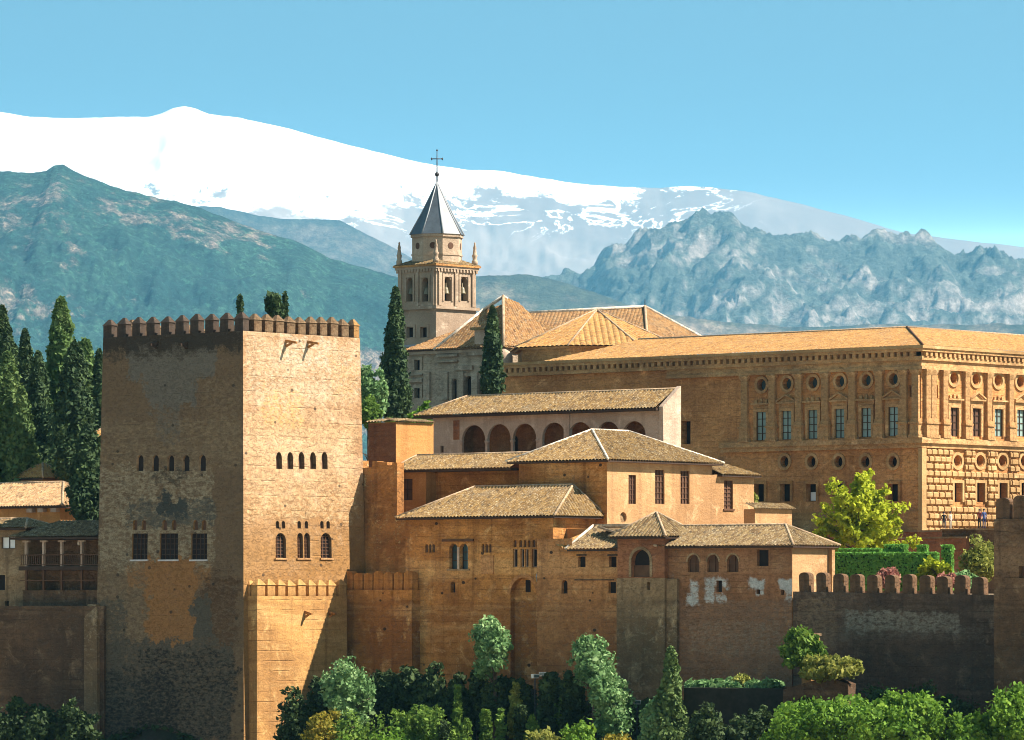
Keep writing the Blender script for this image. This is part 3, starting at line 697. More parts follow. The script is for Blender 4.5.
m.add([(x0, dep, zfl - 1), (x1, dep, zfl - 1), (x1, dep, ze + .9), (x0, dep, ze + .9)], [(0, 1, 2, 3)]); m.add([(x0, .3, zfl - 1), (x0, dep, zfl - 1), (x0, dep, ze + .5), (x0, .3, ze + .2)], [(0, 1, 2, 3)])
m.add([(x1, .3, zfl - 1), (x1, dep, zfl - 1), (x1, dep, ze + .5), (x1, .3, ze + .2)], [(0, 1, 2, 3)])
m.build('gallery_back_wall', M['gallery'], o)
m = MB(); m.add([(x0, .0, zfl - .06), (x1, 0, zfl - .06), (x1, dep, zfl - .06), (x0, dep, zfl - .06)], [(0, 1, 2, 3)]); m.build('gallery_floor', M['wall_brown'], o)
for a_, b_ in ((566, 577), (497, 503)):
    u0 = A.L(a_)[0]; u1 = A.L(b_)[0]; m = MB(); m.face((0, dep - .06, 0), (1, 0, 0), (0, -1, 0), arch(u0, u1, zfl - .05, zfl + 1.9)); m.build('door', M['dark'], o)
for c in (486.3, 511.8, 537.5, 567, 594, 621, 460.5):                         # slender columns stand between the arches
    u = A.L(c)[0]; big = c == 567
    m = MB(); z0, z1 = zfl - .05, zfl + 1.35; rr = .11
    if big: m.box(u - .32, u + .32, -.08, .35, z0, ze - .25)
    else:
        m.lathe([(rr * 1.7, 0), (rr * 1.7, .1), (rr, .18), (rr, z1 - z0 - .3), (rr * 1.3, z1 - z0 - .26), (rr * 2.3, z1 - z0 - .02), (rr * 2.3, z1 - z0 + .1)], 10, (u, .12, z0))
    m.build('pier' if big else 'column', M['white_wall'], o)
m = MB(); fbox(m, 'L', A.L(453.5)[0], A.L(459.5)[0], zfl + 1.6, ze - .5, .003, .03); m.build('ornament_panel', M['wall_brown'], o)
for a_, b_, mt in ((0, r, 'white_wall'),):
    m = MB(); m.add([(0, a_, zf - 6), (0, b_, zf - 6), (0, b_, zr + .25), (0, a_ - .3, ze + .12), (-.45, a_, zf - 6), (-.45, b_, zf - 6), (-.45, b_, zr + .25), (-.45, a_ - .3, ze + .12)],
        [(0, 1, 2, 3), (7, 6, 5, 4), (0, 3, 7, 4), (1, 5, 6, 2), (3, 2, 6, 7)]); m.build('gable_wall', M[mt], o)
m = MB(); xl = A.L(418)[0]; xr_ = A.L(480, 390, 4)[0]
roof_plane(m, (xl, -.75, ze), (-.46, -.75, ze), [(xr_, r, zr), (-.46, r, zr)], seed=11)
roof_plane(m, (xl, r * 2, ze), (xl, -.75, ze), [(xr_, r, zr)], seed=12)
rf = m.build('roof', M['tile'], o, recalc=False)
m = MB(); m.box(xl + .1, -.47, -.66, r, ze - .22, ze - .03); m.build('eaves', M['wood'], rf)
m = MB(); m.add([(xr_, r + .02, zf - 6), (-.46, r + .02, zf - 6), (-.46, r + .02, zr - .08), (xr_, r + .02, zr - .08)], [(0, 1, 2, 3)]); m.build('rear_wall', M['white_wall'], o)
cap((xl, -.7, ze + .05), (xr_, r, zr + .05), rf, M['cap']); cap((xr_, r, zr + .03), (-.5, r, zr + .03), rf, M['cap'])

# ================================================================ sunlit house with tall windows
B = Fr(607, 399.8, 40, 0); o = B.thing('sunlit_house', 'sunlit stucco house with three tall wooden windows and a hipped tiled roof', 'building')
l = -B.L(519)[0]; r = B.Rr(712)[0]; ze = B.z(460)
hs = [B.hole('R', a, b, y0, y1, 'rect', .25) for a, b, y0, y1 in ((628.5, 636, 475, 504), (655, 664.5, 470, 504), (680.5, 689.5, 471, 504))]
hc = B.hole('R', 620, 626.5, 512, 523, 'round', .25); hd = B.hole('R', 724, 733, 480.5, 509, 'rect', .25)
shell(B, l, r, -3, ze, hs + [hc], M['stucco'], 'wall', o)
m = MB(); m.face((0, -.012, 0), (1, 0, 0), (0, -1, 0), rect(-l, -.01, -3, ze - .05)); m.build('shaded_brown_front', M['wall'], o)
for h in hs: win(h, o, M['brown_dark'], M['wood_brown'], (3, 6))
win(hc, o, M['wall_grey'], name='round_niche')
rA = B.Rr(640, 429)[0]
hip_roof(o, -l - .8, .75, -.8, r + .8, ze, B.L(598, 430, 6)[0], B.L(598, 430, 6)[0], 5.2, r - 4.2, B.z(430, 407), M['tile'], M['cap_white'], M['wood'], seed=20)
# lower wing behind on the right
r2 = B.Rr(754)[0]; zw = B.z(471)
m = MB(); m.face((0, r + .001, 0), (0, 1, 0), (1, 0, 0), rect(0, r2 - r, -3, zw), [dict(hd, loop=[(u - r, z) for u, z in hd['loop']])]); m.add([(0, r2, -3), (-6, r2, -3), (-6, r2, zw), (0, r2, zw)], [(0, 1, 2, 3)])
m.add([(-6, r + .001, zw), (0, r + .001, zw), (0, r2, zw), (-6, r2, zw)], [(0, 1, 2, 3)]); m.build('wing_wall', M['stucco'], o)
win(hd, o, M['brown_dark'], M['wood_brown'], (2, 7), sill=M['wood_brown'])
m = MB(); zw2 = zw + 1.5
roof_plane(m, (.6, r + .82, zw), (.6, r2 + .5, zw), [(-3.4, r + .82, zw2), (-3.4, r2 - 2.5, zw2)], seed=31); roof_plane(m, (.6, r2 + .5, zw), (-6, r2 + .5, zw), [(-3.4, r2 - 2.5, zw2)], seed=32)
q = m.build('wing_roof', M['tile'], o, recalc=False); m = MB(); m.box(-6, .5, r + .8, r2 + .42, zw - .16, zw - .02); m.build('eaves', M['wood'], q)
# garden wall at its right foot
B2 = Fr(755, 411, 40, 0); o = B2.thing('garden_wall', 'low sunlit garden wall with a tiled coping right of the sunlit house', 'wall')
r3 = B2.Rr(792)[0]; shell(B2, 1.2, r3, -2, B2.z(509), [], M['stucco'], 'wall', o)
m = MB(); zt = B2.z(509); roof_plane(m, (.35, -.2, zt + .01), (.35, r3 + .3, zt + .01), [(-.9, -.2, zt + .5), (-.9, r3 + .3, zt + .5)], rows=1, seed=8); m.build('tile_coping', M['tile_old'], o, recalc=False)

# ================================================================ house with the lean-to roof at the left (behind the hall)
B = Fr(426, 413.5, 40, 0); o = B.thing('tiled_house', 'low orange house with one brown window and a long thin tiled roof below the arcade', 'building')
l = -B.L(395.5)[0]; ze = B.z(470); r = B.Rr(436)[0]
hs = [B.hole('L', 400, 412.5, 479, 500, 'rect', .25)]
shell(B, l, r + 2, -2, ze, hs, M['stucco_orange'], 'wall', o)
win(hs[0], o, M['brown_dark'], M['wood'], (2, 2))
x1 = B.L(524, 470, r)[0]
m = MB(); m.face((0, r, 0), (1, 0, 0), (0, -1, 0), rect(0.01, x1, -2, ze)); m.build('set_back_wall', M['wall'], o)
m = MB(); zr = B.z(456, 418)
roof_plane(m, (-l - .4, -.5, ze), (x1, -.5, ze), [(B.L(420, 456, 3)[0], 2.6, zr), (x1, 2.6, zr)], seed=41); roof_plane(m, (-l - .4, 6, ze), (-l - .4, -.5, ze), [(B.L(420, 456, 3)[0], 2.6, zr)], seed=42)
q = m.build('roof', M['tile'], o, recalc=False); m = MB(); m.box(-l - .3, x1, -.42, r + .3, ze - .18, ze - .02); m.build('eaves', M['wood'], q)
m = MB(); m.box(B.L(420, 456, 3)[0], x1, 2.62, 3.2, ze - .5, zr - .08); m.build('rear_wall', M['stucco_orange'], o)
cap((-l - .4, -.45, ze + .05), (B.L(420, 456, 3)[0], 2.6, zr + .04), q, M['cap']); cap((B.L(420, 456, 3)[0], 2.6, zr + .04), (x1, 2.6, zr + .04), q, M['cap'])

# ================================================================ long hall on the rampart
B = Fr(553, 396, 40, 0); o = B.thing('hall_building', 'broad ochre hall with twin arched window and blind arch under a wide hipped roof', 'building')
l = -B.L(405.5)[0]; r = 5.6; ze = B.z(516)
hs = [B.hole('L', 449.3, 457.6, 543.5, 569, 'arch', .5), B.hole('L', 459.6, 467.9, 543.5, 569, 'arch', .5), B.hole('L', 450.5, 455.3, 581.5, 592.5, 'arch', .5)]
har = B.hole('L', 510.5, 536.5, 577.5, 693, 'arch', .55)
row = []
for a_, b_ in ((513, 517.5), (520.5, 524), (525, 528.5), (532, 537), (543, 546.3), (547.3, 550.6)): row.append(B.hole('L', a_, b_, 549, 567, 'rect', .3))
row2 = [B.hole('L', c - 1.5, c + 1.5, 540, 547, 'arch', .2) for c in (515, 520.5, 525, 529, 534, 538, 542, 547, 551)]
row3 = [B.hole('L', c - 1.5, c + 1.5, 544, 552.5, 'arch', .2) for c in (426.5, 430, 433.5, 483, 486.5, 490)]
shell(B, l, r, -26, ze, hs + [har] + row + row2 + row3, M['wall'], 'wall', o)
for h in hs[:2]: win(h, o, M['glass'], M['wood'], (1, 3))
win(hs[2], o, M['dark'])
for h in row: win(h, o, M['dark'], M['white_wall'], (1, 1))
for h in row2 + row3: win(h, o, M['brown_dark'], name='blind_arch')
w_ = win(har, o, M['wall'], name='arch_infill'); a0 = B.L(522)[0]
m = MB(); z0 = B.L(524, 592)[1]; z1 = B.L(524, 580)[1]; m.box(a0, a0 + .5, .46, .52, z0, z1); m.build('window', M['dark'], o)
m = MB(); e = .12; u0, u1, z1 = har['u0'], har['u1'], har['z1']; c = (u0 + u1) / 2; rr = (u1 - u0) / 2
for i in range(10):
    a = math.pi * (i + .5) / 10; a1, a2 = math.pi * i / 10, math.pi * (i + 1) / 10
    P = [(c + q * math.cos(x), (z1 - rr) + q * math.sin(x)) for q, x in ((rr, a1), (rr + .32, a1), (rr + .32, a2), (rr, a2))]
    m.add([(x, -.05, z) for x, z in P] + [(x, .0, z) for x, z in P], [(0, 1, 2, 3), (0, 4, 5, 1), (2, 6, 7, 3), (1, 5, 6, 2), (3, 7, 4, 0)])
m.build('arch_moulding', M['wall_red'], o)
m = MB(); fbox(m, 'L', B.L(443)[0], B.L(474)[0], B.L(458, 541.5)[1], B.L(458, 539)[1], .0, .16); m.build('window_hood', M['wood_brown'], o)
m = MB(); fbox(m, 'L', B.L(447.5)[0], B.L(469.8)[0], B.L(458, 570.6)[1], B.L(458, 569)[1], .0, .1); m.build('window_sill', M['wall_grey'], o)
m = MB(); fbox(m, 'L', B.L(458)[0] - .05, B.L(459.2)[0] + .03, B.L(458, 569)[1], B.L(458, 547)[1], .0, .06); m.build('mullion', M['white_wall'], o)
m = MB(); fbox(m, 'L', B.L(481.5)[0], B.L(494)[0], B.L(488, 574)[1], B.L(488, 555.5)[1], .0, .1, .03); m.build('stone_plaque', M['wall_red'], o)
m = MB(); u, z = B.L(541, 582); m.frust([([(u - .45, -.02), (u + .55, -.02), (u + .55, .02), (u - .45, .02)], z), ([(u - .1, -.6), (u + .25, -.6), (u + .25, .02), (u - .1, .02)], z + .45), ([(u - .1, -.25), (u + .2, -.25), (u + .2, .02), (u - .1, .02)], z + 1.0)]); m.build('lead_hood', M['lead'], o)
hip_roof(o, -l - .55, .75, -.75, r + .6, ze, B.L(475, 486, 4.2)[0], B.L(573, 486, 4.2)[0], 4.2, 4.2, B.z(485.5, 400.5), M['tile'], M['cap'], M['wood'], seed=50)

# house with small square windows between hall and pavilion tower
B = Fr(624, 389.3, 40, 0); o = B.thing('small_house', 'plain red brown house with small square windows between hall and pavilion tower', 'building')
l = -B.L(537)[0]; l2 = -B.L(572)[0]; ze = B.z(549)
sm = [B.hole('L', *q) for q in ((578, 585.5, 556.5, 567), (609, 616.5, 556.5, 567), (561.5, 567.5, 580, 593.5, 'arch'), (608.5, 616, 582, 593))]
m = MB(); m.face((0, 0, 0), (1, 0, 0), (0, -1, 0), [(-l, -26), (0, -26), (0, ze), (-l2, ze), (-l2, ze + .9), (-l, ze + .9)], sm); m.add([(-l, 0, -26), (-l, 3.2, -26), (-l, 3.2, ze + .9), (-l, 0, ze + .9)], [(0, 1, 2, 3)])
m.build('wall', M['wall_red'], o)
for h in sm: win(h, o, M['dark'], name='window')
m = MB(); fbox(m, 'L', B.L(575)[0], B.L(614)[0], B.L(595, 580.5)[1], B.L(595, 579)[1], .0, .08); m.build('ledge', M['wall_dark'], o)
for c in (581.7, 612.7):
    m = MB(); u, z = B.L(c, 556); fbox(m, 'L', u - .5, u + .5, z + .02, z + .14, .0, .07); m.build('lintel', M['wood'], o)
m = MB(); zr = B.z(525.5, 394)
roof_plane(m, (-l2 - .3, -.5, ze), (.4, -.5, ze), [(B.L(592, 526, 3.4)[0], 3.6, zr), (.4, 3.6, zr)], seed=61)
q = m.build('roof', M['tile_old'], o, recalc=False); m = MB(); m.box(-l2 - .2, .4, -.42, 2.5, ze - .16, ze - .02); m.build('eaves', M['wood'], q)
m = MB(); xa, xb = -l2 - .3, B.L(592, 526, 3.4)[0]                                # end slope in paler tiles, its sunlit look put into the colour
roof_plane(m, (-l2 - 1.7, -.1, ze + .32), (-l2 - .3, -.5, ze), [(xb - 1.2, 3.6, zr), (xb, 3.6, zr)], seed=63); m.build('end_slope', M['tile_pale'], o, recalc=False)
m = MB(); m.box(-l + .2, .2, 3.22, 3.7, -3, zr - .2); m.build('rear_wall', M['stucco_orange'], o)
cap((xa, -.5, ze + .06), (xb, 3.6, zr + .05), q, M['cap_white']); cap((xb, 3.6, zr + .04), (.4, 3.6, zr + .04), q, M['cap'])

# ================================================================ pavilion tower
B = Fr(664.5, 385.2, 40, 0); o = B.thing('pavilion_tower', 'small lookout tower with an arched opening and pyramid roof on a pale stone base', 'tower')
l = -B.L(617.5)[0]; r = 4.2; ze = B.z(536.5); zb = B.z(578)
hs = [B.hole('L', 631.5, 650, 549.5, 577, 'arch', .5, n=12)]
shell(B, l, r, zb + .004, ze, hs, M['wall_brown'], 'wall', o)
win(hs[0], o, M['dark']); m = MB(); m.box(hs[0]['u0'], hs[0]['u1'], .3, .36, hs[0]['z0'], hs[0]['z0'] + .95); m.build('balustrade', M['wood_brown'], o)
m = MB(); h = hs[0]; c = (h['u0'] + h['u1']) / 2; rr = (h['u1'] - h['u0']) / 2; sp_ = h['z1'] - rr
for i in range(12):
    a1, a2 = math.pi * i / 12, math.pi * (i + 1) / 12; P = [(c + q * math.cos(x), sp_ + q * math.sin(x)) for q, x in ((rr, a1), (rr + .25, a1), (rr + .25, a2), (rr, a2))]
    m.add([(x, -.05, z) for x, z in P] + [(x, 0, z) for x, z in P], [(0, 1, 2, 3), (0, 4, 5, 1), (2, 6, 7, 3), (1, 5, 6, 2), (3, 7, 4, 0)])
for s in (-1, 1): m.box(c + s * (rr + .125) - .125, c + s * (rr + .125) + .125, -.05, 0, h['z0'], sp_)
m.build('arch_surround', M['wall_grey'], o)
hb = [B.hole('L', 647.5, 650.5, 582, 590)]
m = MB(); m.face((0, -.06, 0), (1, 0, 0), (0, -1, 0), rect(-l - .05, .06, -26, zb), hb); m.face((.06, -.06, 0), (0, 1, 0), (1, 0, 0), rect(0, r + .06, -26, zb)); m.add([(-l - .05, -.06, zb), (.06, -.06, zb), (.06, r, zb), (-l - .05, r, zb)], [(0, 1, 2, 3)])
m.build('stone_base', M['wall_grey'], o); win(hb[0], o, M['dark'])
x0, x1, y0, y1 = -l - .5, .55, -.55, r + .3
hip_roof(o, x0, x1, y0, y1, ze, (x0 + x1) / 2, (x0 + x1) / 2, (y0 + y1) / 2, (y0 + y1) / 2, B.z(512.5, 387), M['tile_old'], M['cap'], M['wood'], seed=70)
# low flanking spur wall on its right
B, o, l, r = wall_block('masonry_spur', 'narrow pale spur of masonry right of the pavilion tower base', 677, 384.6, 664, 3, 579, 'wall_grey')

# ================================================================ wing with three arched windows
B = Fr(792, 377.6, 40, 0); o = B.thing('long_house', 'long brown wing with three arched windows and peeling whitewash patches on the rampart', 'building')
l = -B.L(667)[0]; r = B.Rr(831)[0]; ze = B.z(545.5)
hs = [B.hole('L', c - 5.7, c + 5.7, 554.5, 572, 'arch', .35, n=10) for c in (693.5, 713, 732.8)]
ho2 = [B.hole('L', 757, 768.5, 550, 566), B.hole('L', 716.5, 722, 580.5, 592), B.hole('L', 756.5, 760, 589.5, 594), B.hole('L', 781, 784, 590, 595)]
WW = (.52, .51, .48)
M['long_wall'] = wallmat('brown_wall_with_whitewash', (.36, .165, .075), (.25, .115, .05), (.42, .22, .105), .35, .3, .2, course=.5, extra=patchwork(B, [('L', 676, 792, 600, 690, (.24, .14, .085), .8, .3), ('L', 690, 780, 622, 655, (.30, .22, .15), .7, .7)] + [('L', a, b, t_, d, WW, .95, br) for a, b, t_, d, br in ((690, 699, 579, 605, .15), (686, 694, 594, 606, .2), (705, 714, 579, 602, .15), (711, 728, 580, 588, .2), (716, 726, 594, 602, .3), (749, 764, 579, 589, 0), (757, 764, 584, 596, .2), (779, 793, 578, 591, 0), (785, 792, 588, 602, .35))], .7))
shell(B, l, r, -26, ze, hs + ho2, M['long_wall'], 'wall', o)
for h in hs: win(h, o, M['brown_dark'], M['wood_brown'], (2, 2))
for h in ho2: win(h, o, M['dark'])
m = MB()
for h in hs:
    c = (h['u0'] + h['u1']) / 2; rr = (h['u1'] - h['u0']) / 2; sp_ = h['z1'] - rr
    for i in range(10):
        a1, a2 = math.pi * i / 10, math.pi * (i + 1) / 10; P = [(c + q * math.cos(x), sp_ + q * math.sin(x)) for q, x in ((rr, a1), (rr + .14, a1), (rr + .14, a2), (rr, a2))]
        m.add([(x, -.04, z) for x, z in P] + [(x, 0, z) for x, z in P], [(0, 1, 2, 3), (0, 4, 5, 1), (2, 6, 7, 3), (1, 5, 6, 2), (3, 7, 4, 0)])
m.build('arch_surround', M['wall_grey'], o)
m = MB(); m.box(-.012, .016, .02, r, -3, ze - .2); m.box(0, .35, r - .35, r + .05, -3, ze - .1); m.build('sunlit_end_wall', M['stucco'], o)
hip_roof(o, -l - .6, .55, -.55, r + .55, ze, B.L(600, 525, 3)[0], B.L(787, 525, 3)[0], r / 2 + .2, r / 2 + .2, B.z(525, 381), M['tile_old'], M['cap'], M['wood'], seed=80)

# crenellated rampart on the right
B = Fr(996, 364.6, 40, 0); o = B.thing('crenellated_rampart', 'shaded brown rampart with a row of round topped merlons, right of the long wing', 'wall')
l = -B.L(793)[0]; zt = B.z(594, 366)
m = MB(); zA = B.L(793, 591.5)[1]; zB = B.L(996, 595)[1]
P = [(-l, 0), (0, 0), (0, 1.1), (-l, 1.1)]
m.add([(-l, 0, -26), (0, 0, -26), (0, 1.1, -26), (-l, 1.1, -26), (-l, 0, zA), (0, 0, zB), (0, 1.1, zB), (-l, 1.1, zA)], [(0, 3, 2, 1), (4, 5, 6, 7), (0, 1, 5, 4), (1, 2, 6, 5), (2, 3, 7, 6), (3, 0, 4, 7)])
M['cren_wall'] = wallmat('rampart_with_pale_render', (.14, .088, .058), (.085, .055, .038), (.2, .14, .095), .6, .6, .3, (.2, .17, .13), course=.85, extra=patchwork(B, [('L', 845, 960, 612, 632, (.26, .23, .18), .85, .35), ('L', 838, 985, 625, 640, (.15, .125, .095), .6, .6), ('L', 796, 836, 598, 650, (.24, .16, .095), .7, .4), ('L', 850, 995, 655, 690, (.07, .055, .042), .7, .6)]))
m.build('wall', M['cren_wall'], o)
xs = [B.L(c)[0] for c in (804, 821, 838, 855, 872, 889.5, 907, 924.5, 942, 959.5, 977.5)]
merlons(merlon_mesh(1.02, .62, 1.5, 'round'), M['wall_dark'], o, [(x, .36, zA + (zB - zA) * (x + l) / l - .02, 0) for x in xs])
B = Fr(848, 368.2, 20, 0); o = B.thing('retaining_wall', 'dark overgrown retaining wall below the ivy ledge and the long wing', 'wall')
l_ = -B.L(684)[0]; m = MB(); m.box(-l_, 0, 0, 1.5, -30, B.z(689)); m.build('wall', M['overgrown'], o)
# corner tower at the right edge
B = Fr(1075, 352, 40, 0); o = B.thing('corner_tower', 'dark rough walled tower cut by the right edge of the picture', 'tower')
l = -B.L(994)[0]; zt = B.L(1010, 519)[1]
shell(B, l, 8, -26, zt, [B.hole('L', 1019, 1026, 566, 578, 'rect', .4)], M['wall_dark'], 'wall', o)
win(B.hole('L', 1019, 1026, 566, 578, 'rect', .4), o, M['brown_dark'])
merlons(merlon_mesh(1.25, .6, 1.75, 'round'), M['wall_dark'], o, [(B.L(c)[0], .4, zt - .02, 0) for c in (1002, 1019, 1036, 1053)])
# ================================================================ renaissance palace
B = Fr(921, 470, 41, 0); PAL = B
o = B.thing('palace', 'huge square renaissance palace with pilasters, pedimented windows and a rusticated sunlit side', 'palace')
l = -B.L(495)[0]; r = 46.0
z0 = B.z(540); zs0, zs1 = B.z(443), B.z(437.5); zc = B.z(366); zt = B.z(347)
lc = (762, 787.5, 813.5, 840.5, 867, 894); rc = (953.3, 975.5, 997.6, 1020)
UL, UR = [], []
for c in lc: UL.append(B.hole('L', c - 4.9, c + 4.9, interp([(760, 412), (895, 407)], c), interp([(760, 440.5), (895, 436)], c), 'rect', .14))
for c in rc: UR.append(B.hole('R', c - 4.3, c + 4.3, interp([(950, 407.5), (1020, 410)], c), 436.5, 'rect', .14))
OL = [B.hole('L', c - 4.6, c + 4.6, interp([(760, 379), (895, 373)], c), interp([(760, 391), (895, 385)], c), 'round', .7) for c in lc]
OR = [B.hole('R', c - 4.2, c + 4.2, interp([(950, 372), (1020, 376)], c), interp([(950, 384), (1020, 388)], c), 'round', .7) for c in rc]
PL = [B.hole('L', c - 4.3, c + 4.3, 456, 467.5, 'round', .7) for c in (785, 812, 839, 866, 893.5)]
PR = [B.hole('R', c - 4.2, c + 4.2, 455, 467, 'round', .7) for c in (957, 979.6, 1002, 1024)]
WL_ = [B.hole('L', c - 5, c + 5, 484, 501.5, 'rect', .7) for c in (760, 786, 812, 839, 866, 894)]
WR_ = [B.hole('R', c - 4, c + 4, 483, 502, 'rect', .7) for c in (957, 979.6, 1002, 1024)]
DL = [B.hole('L', 681.5, 690.5, 421, 444, 'rect', .9)]
NL = [B.hole('L', 909.5, 913.5, 385, 397, 'arch', .3)]; NR = [B.hole('R', 934.5, 938, 384, 398, 'arch', .3)]
shell(B, l, r, z0, zt - .9, UL + UR + OL + OR + PL + PR + WL_ + WR_ + DL + NL + NR, M['palace_wall'], 'wall', o)
for h in NL + NR: win(h, o, M['brown_dark'], name='niche')
win(DL[0], o, M['dark'], name='doorway')
M['glass_green'] = plain('green_window_glass', (.22, .30, .27), .2, .35, .25, .5)
M['shade_blind'] = plain('grey_blind', (.33, .36, .34), .8, .15)
def surround(h, par, mt, t=.28, pr=.12):
    m = MB(); f = h['face']; u0, u1, a, b = h['u0'], h['u1'], h['z0'], h['z1']
    if h['kind'] == 'round':
        c = (u0 + u1) / 2; zc_ = (a + b) / 2; rr = (u1 - u0) / 2
        for i in range(18):
            a1, a2 = 2 * math.pi * i / 18, 2 * math.pi * (i + 1) / 18
            P = [(c + q * math.cos(x), zc_ + (q - rr + (b - a) / 2) * math.sin(x)) for q, x in ((rr, a1), (rr + t, a1), (rr + t, a2), (rr, a2))]
            m.add([place(f, x, z, pr) for x, z in P] + [place(f, x, z, 0) for x, z in P], [(0, 1, 2, 3), (1, 5, 6, 2), (3, 7, 4, 0)])
    else:
        fbox(m, f, u0 - t, u0 - .004, a, b + t, 0, pr); fbox(m, f, u1 + .004, u1 + t, a, b + t, 0, pr); fbox(m, f, u0 - .002, u1 + .002, b + .004, b + t, 0, pr)
    return m.build('surround', mt, par)
for k, h in enumerate(UL + UR):
    f = h['face']; kk = k if k < 6 else k - 6
    wo_ = win(h, o, M['glass_green'] if f == 'L' or kk > 1 else M['brown_dark'], M['wood'], (2, 4))
    surround(h, wo_, M['palace_trim'], .32, .2)
    m = MB(); u0, u1, b = h['u0'] - .55, h['u1'] + .55, h['z1'] + .34
    fbox(m, f, u0 + .2, u1 - .2, b + .004, b + .38, 0, .16); fbox(m, f, u0, u1, b + .384, b + .54, 0, .42)
    if kk % 2 == 1:                                                              # every other window carries a triangular gable
        c = (u0 + u1) / 2; zb_ = b + .543
        P = [(u0 + .1, zb_), (u1 - .1, zb_), (c, zb_ + .6)]; m.add([place(f, x, z, .2) for x, z in P] + [place(f, x, z, 0) for x, z in P], [(0, 1, 2), (0, 3, 4, 1), (1, 4, 5, 2), (2, 5, 3, 0)])
        for s in (u0, u1):
            q = [(s, zb_), (s, zb_ + .17), (c, zb_ + .8), (c, zb_ + .62)]; m.add([place(f, x, z, .44) for x, z in q] + [place(f, x, z, .2) for x, z in q], [(0, 1, 2, 3), (0, 4, 5, 1), (1, 5, 6, 2), (2, 6, 7, 3), (3, 7, 4, 0)])
    else:
        for i in range(3): fbox(m, f, (u0 + u1) / 2 - .8 + .65 * i, (u0 + u1) / 2 - .5 + .65 * i, b + .543, b + 1.0 - .1 * (i != 1), .03, .2, .05)
    m.build('window_hood', M['palace_trim'], wo_)
for h in OL + OR + PL + PR:
    wo_ = win(h, o, M['glass'] if h in OL else M['brown_dark'] if h in OR else M['dark'], name='round_window'); surround(h, wo_, M['palace_trim'] if h['face'] == 'L' else M['rustic'], .3, .14)
for k, h in enumerate(WL_ + WR_):
    wo_ = win(h, o, M['dark'], M['wood'], (1, 1)); surround(h, wo_, M['palace'] if h['face'] == 'L' else M['rustic'], .3, .2)
    if k == 2: m = MB(); fbox(m, 'L', h['u0'] + .15, h['u1'] - .15, h['z0'] + .1, h['z0'] + .95, -.5, -.42); m.build('white_board', M['white'], wo_)
# pilasters on pedestals
def pilaster(w=.95):
    m = MB(); h0 = B.z(418); h1 = B.z(369)
    m.box(-w * .42, w * .42, -.36, 0, h0, h1 - .55); m.box(-w * .5, w * .5, -.44, 0, h0 - .35, h0 - .003)
    m.frust([(rect(-w * .42, w * .42, -.37, 0), h1 - .55 + .003), (rect(-w * .6, w * .6, -.52, 0), h1 - .12), (rect(-w * .6, w * .6, -.52, 0), h1)])
    return m
def pedestal(w=.95):
    m = MB(); h0 = B.z(418); m.box(-w * .56, w * .56, -.5, 0, zs1 + .3, h0 - .55); m.box(-w * .68, w * .68, -.62, 0, h0 - .547, h0 - .353); m.box(-w * .68, w * .68, -.62, 0, zs1 + .003, zs1 + .297)
    return m
pp = pilaster().build('pilaster', M['palace_trim'], o); pq = pedestal().build('pedestal', M['palace_trim'], pp)
spots = [(B.L(c)[0], 0, 0) for c in (746, 773.5, 800, 826.5, 853.5, 880.5)] + [(B.L(905)[0], 0, 0), (B.L(917)[0], 0, 0)] + [(0, B.Rr(c)[0], R(90)) for c in (926, 931.5, 943, 965, 987, 1009, 1031)]
for k, (x, y, rz) in enumerate(spots):
    p = pp if k == 0 else copy_tree(pp, o)
    p.location = (x, y, 0); p.rotation_euler = (0, 0, rz)
# entablature, string course, cornice
def band(name, z0_, z1_, d, mt, xl=None, bev=0):
    m = MB(); xl = -l if xl is None else xl; m.box(xl - d * .0, d, -d, 0.0, z0_, z1_); m.box(0.002, d, .002, r + d, z0_, z1_); return m.build(name, M[mt], o)
band('string_course', zs0, zs1, .55, 'palace_trim', B.L(722)[0]); band('string_moulding', zs0 - .45, zs0 - .003, .3, 'palace_trim', B.L(722)[0])
band('architrave', B.z(369) + .003, B.z(366), .4, 'palace_trim', B.L(668)[0]); band('frieze', B.z(366) + .003, B.z(360), .22, 'palace_trim', B.L(668)[0]); band('cornice_bed', B.z(360) + .003, B.z(356), .45, 'palace_trim')
m = MB(); a, b = B.z(356) + .003, B.z(351.5); n = int(l / .78)
for i in range(n): m.box(-l + .78 * i, -l + .78 * i + .4, -.6, -.003, a, b)
for i in range(int(r / .78)): m.box(.003, .6, .78 * i, .78 * i + .4, a, b)
m.build('dentil_course', M['palace_trim'], o)
band('cornice', B.z(351.5) + .003, B.z(348.5), .7, 'palace_trim'); band('cornice_top', B.z(348.5) + .003, B.z(345.5), .85, 'rustic')
# rusticated stonework of the sunlit ground storey: bevelled blocks left out at the openings
m = MB(); ru = random.Random(4); zz = z0 + .6; a_ = zs0 - .5; nc = 12; hh = (a_ - zz) / nc
for i in range(nc):
    y = .02 + (.55 if i % 2 else 0)
    while y < 33:
        wd = ru.uniform(.85, 1.2); y1 = y + wd; zb_, zt_ = zz + hh * i + .07, zz + hh * (i + 1) - .07
        segs = [(y, y1)]
        for h in PR + WR_:
            if h['z0'] - .3 < zt_ and h['z1'] + .3 > zb_:
                nu = []
                for s, e in segs:
                    if e <= h['u0'] - .3 or s >= h['u1'] + .3: nu.append((s, e))
                    else:
                        if s < h['u0'] - .5: nu.append((s, h['u0'] - .3))
                        if e > h['u1'] + .5: nu.append((h['u1'] + .3, e))
                segs = nu
        for s, e in segs: fbox(m, 'R', s + .09, e - .09, zb_, zt_, 0.0, ru.uniform(.26, .36), .1)
        y = y1
m.build('rusticated_stonework', M['rustic'], o)
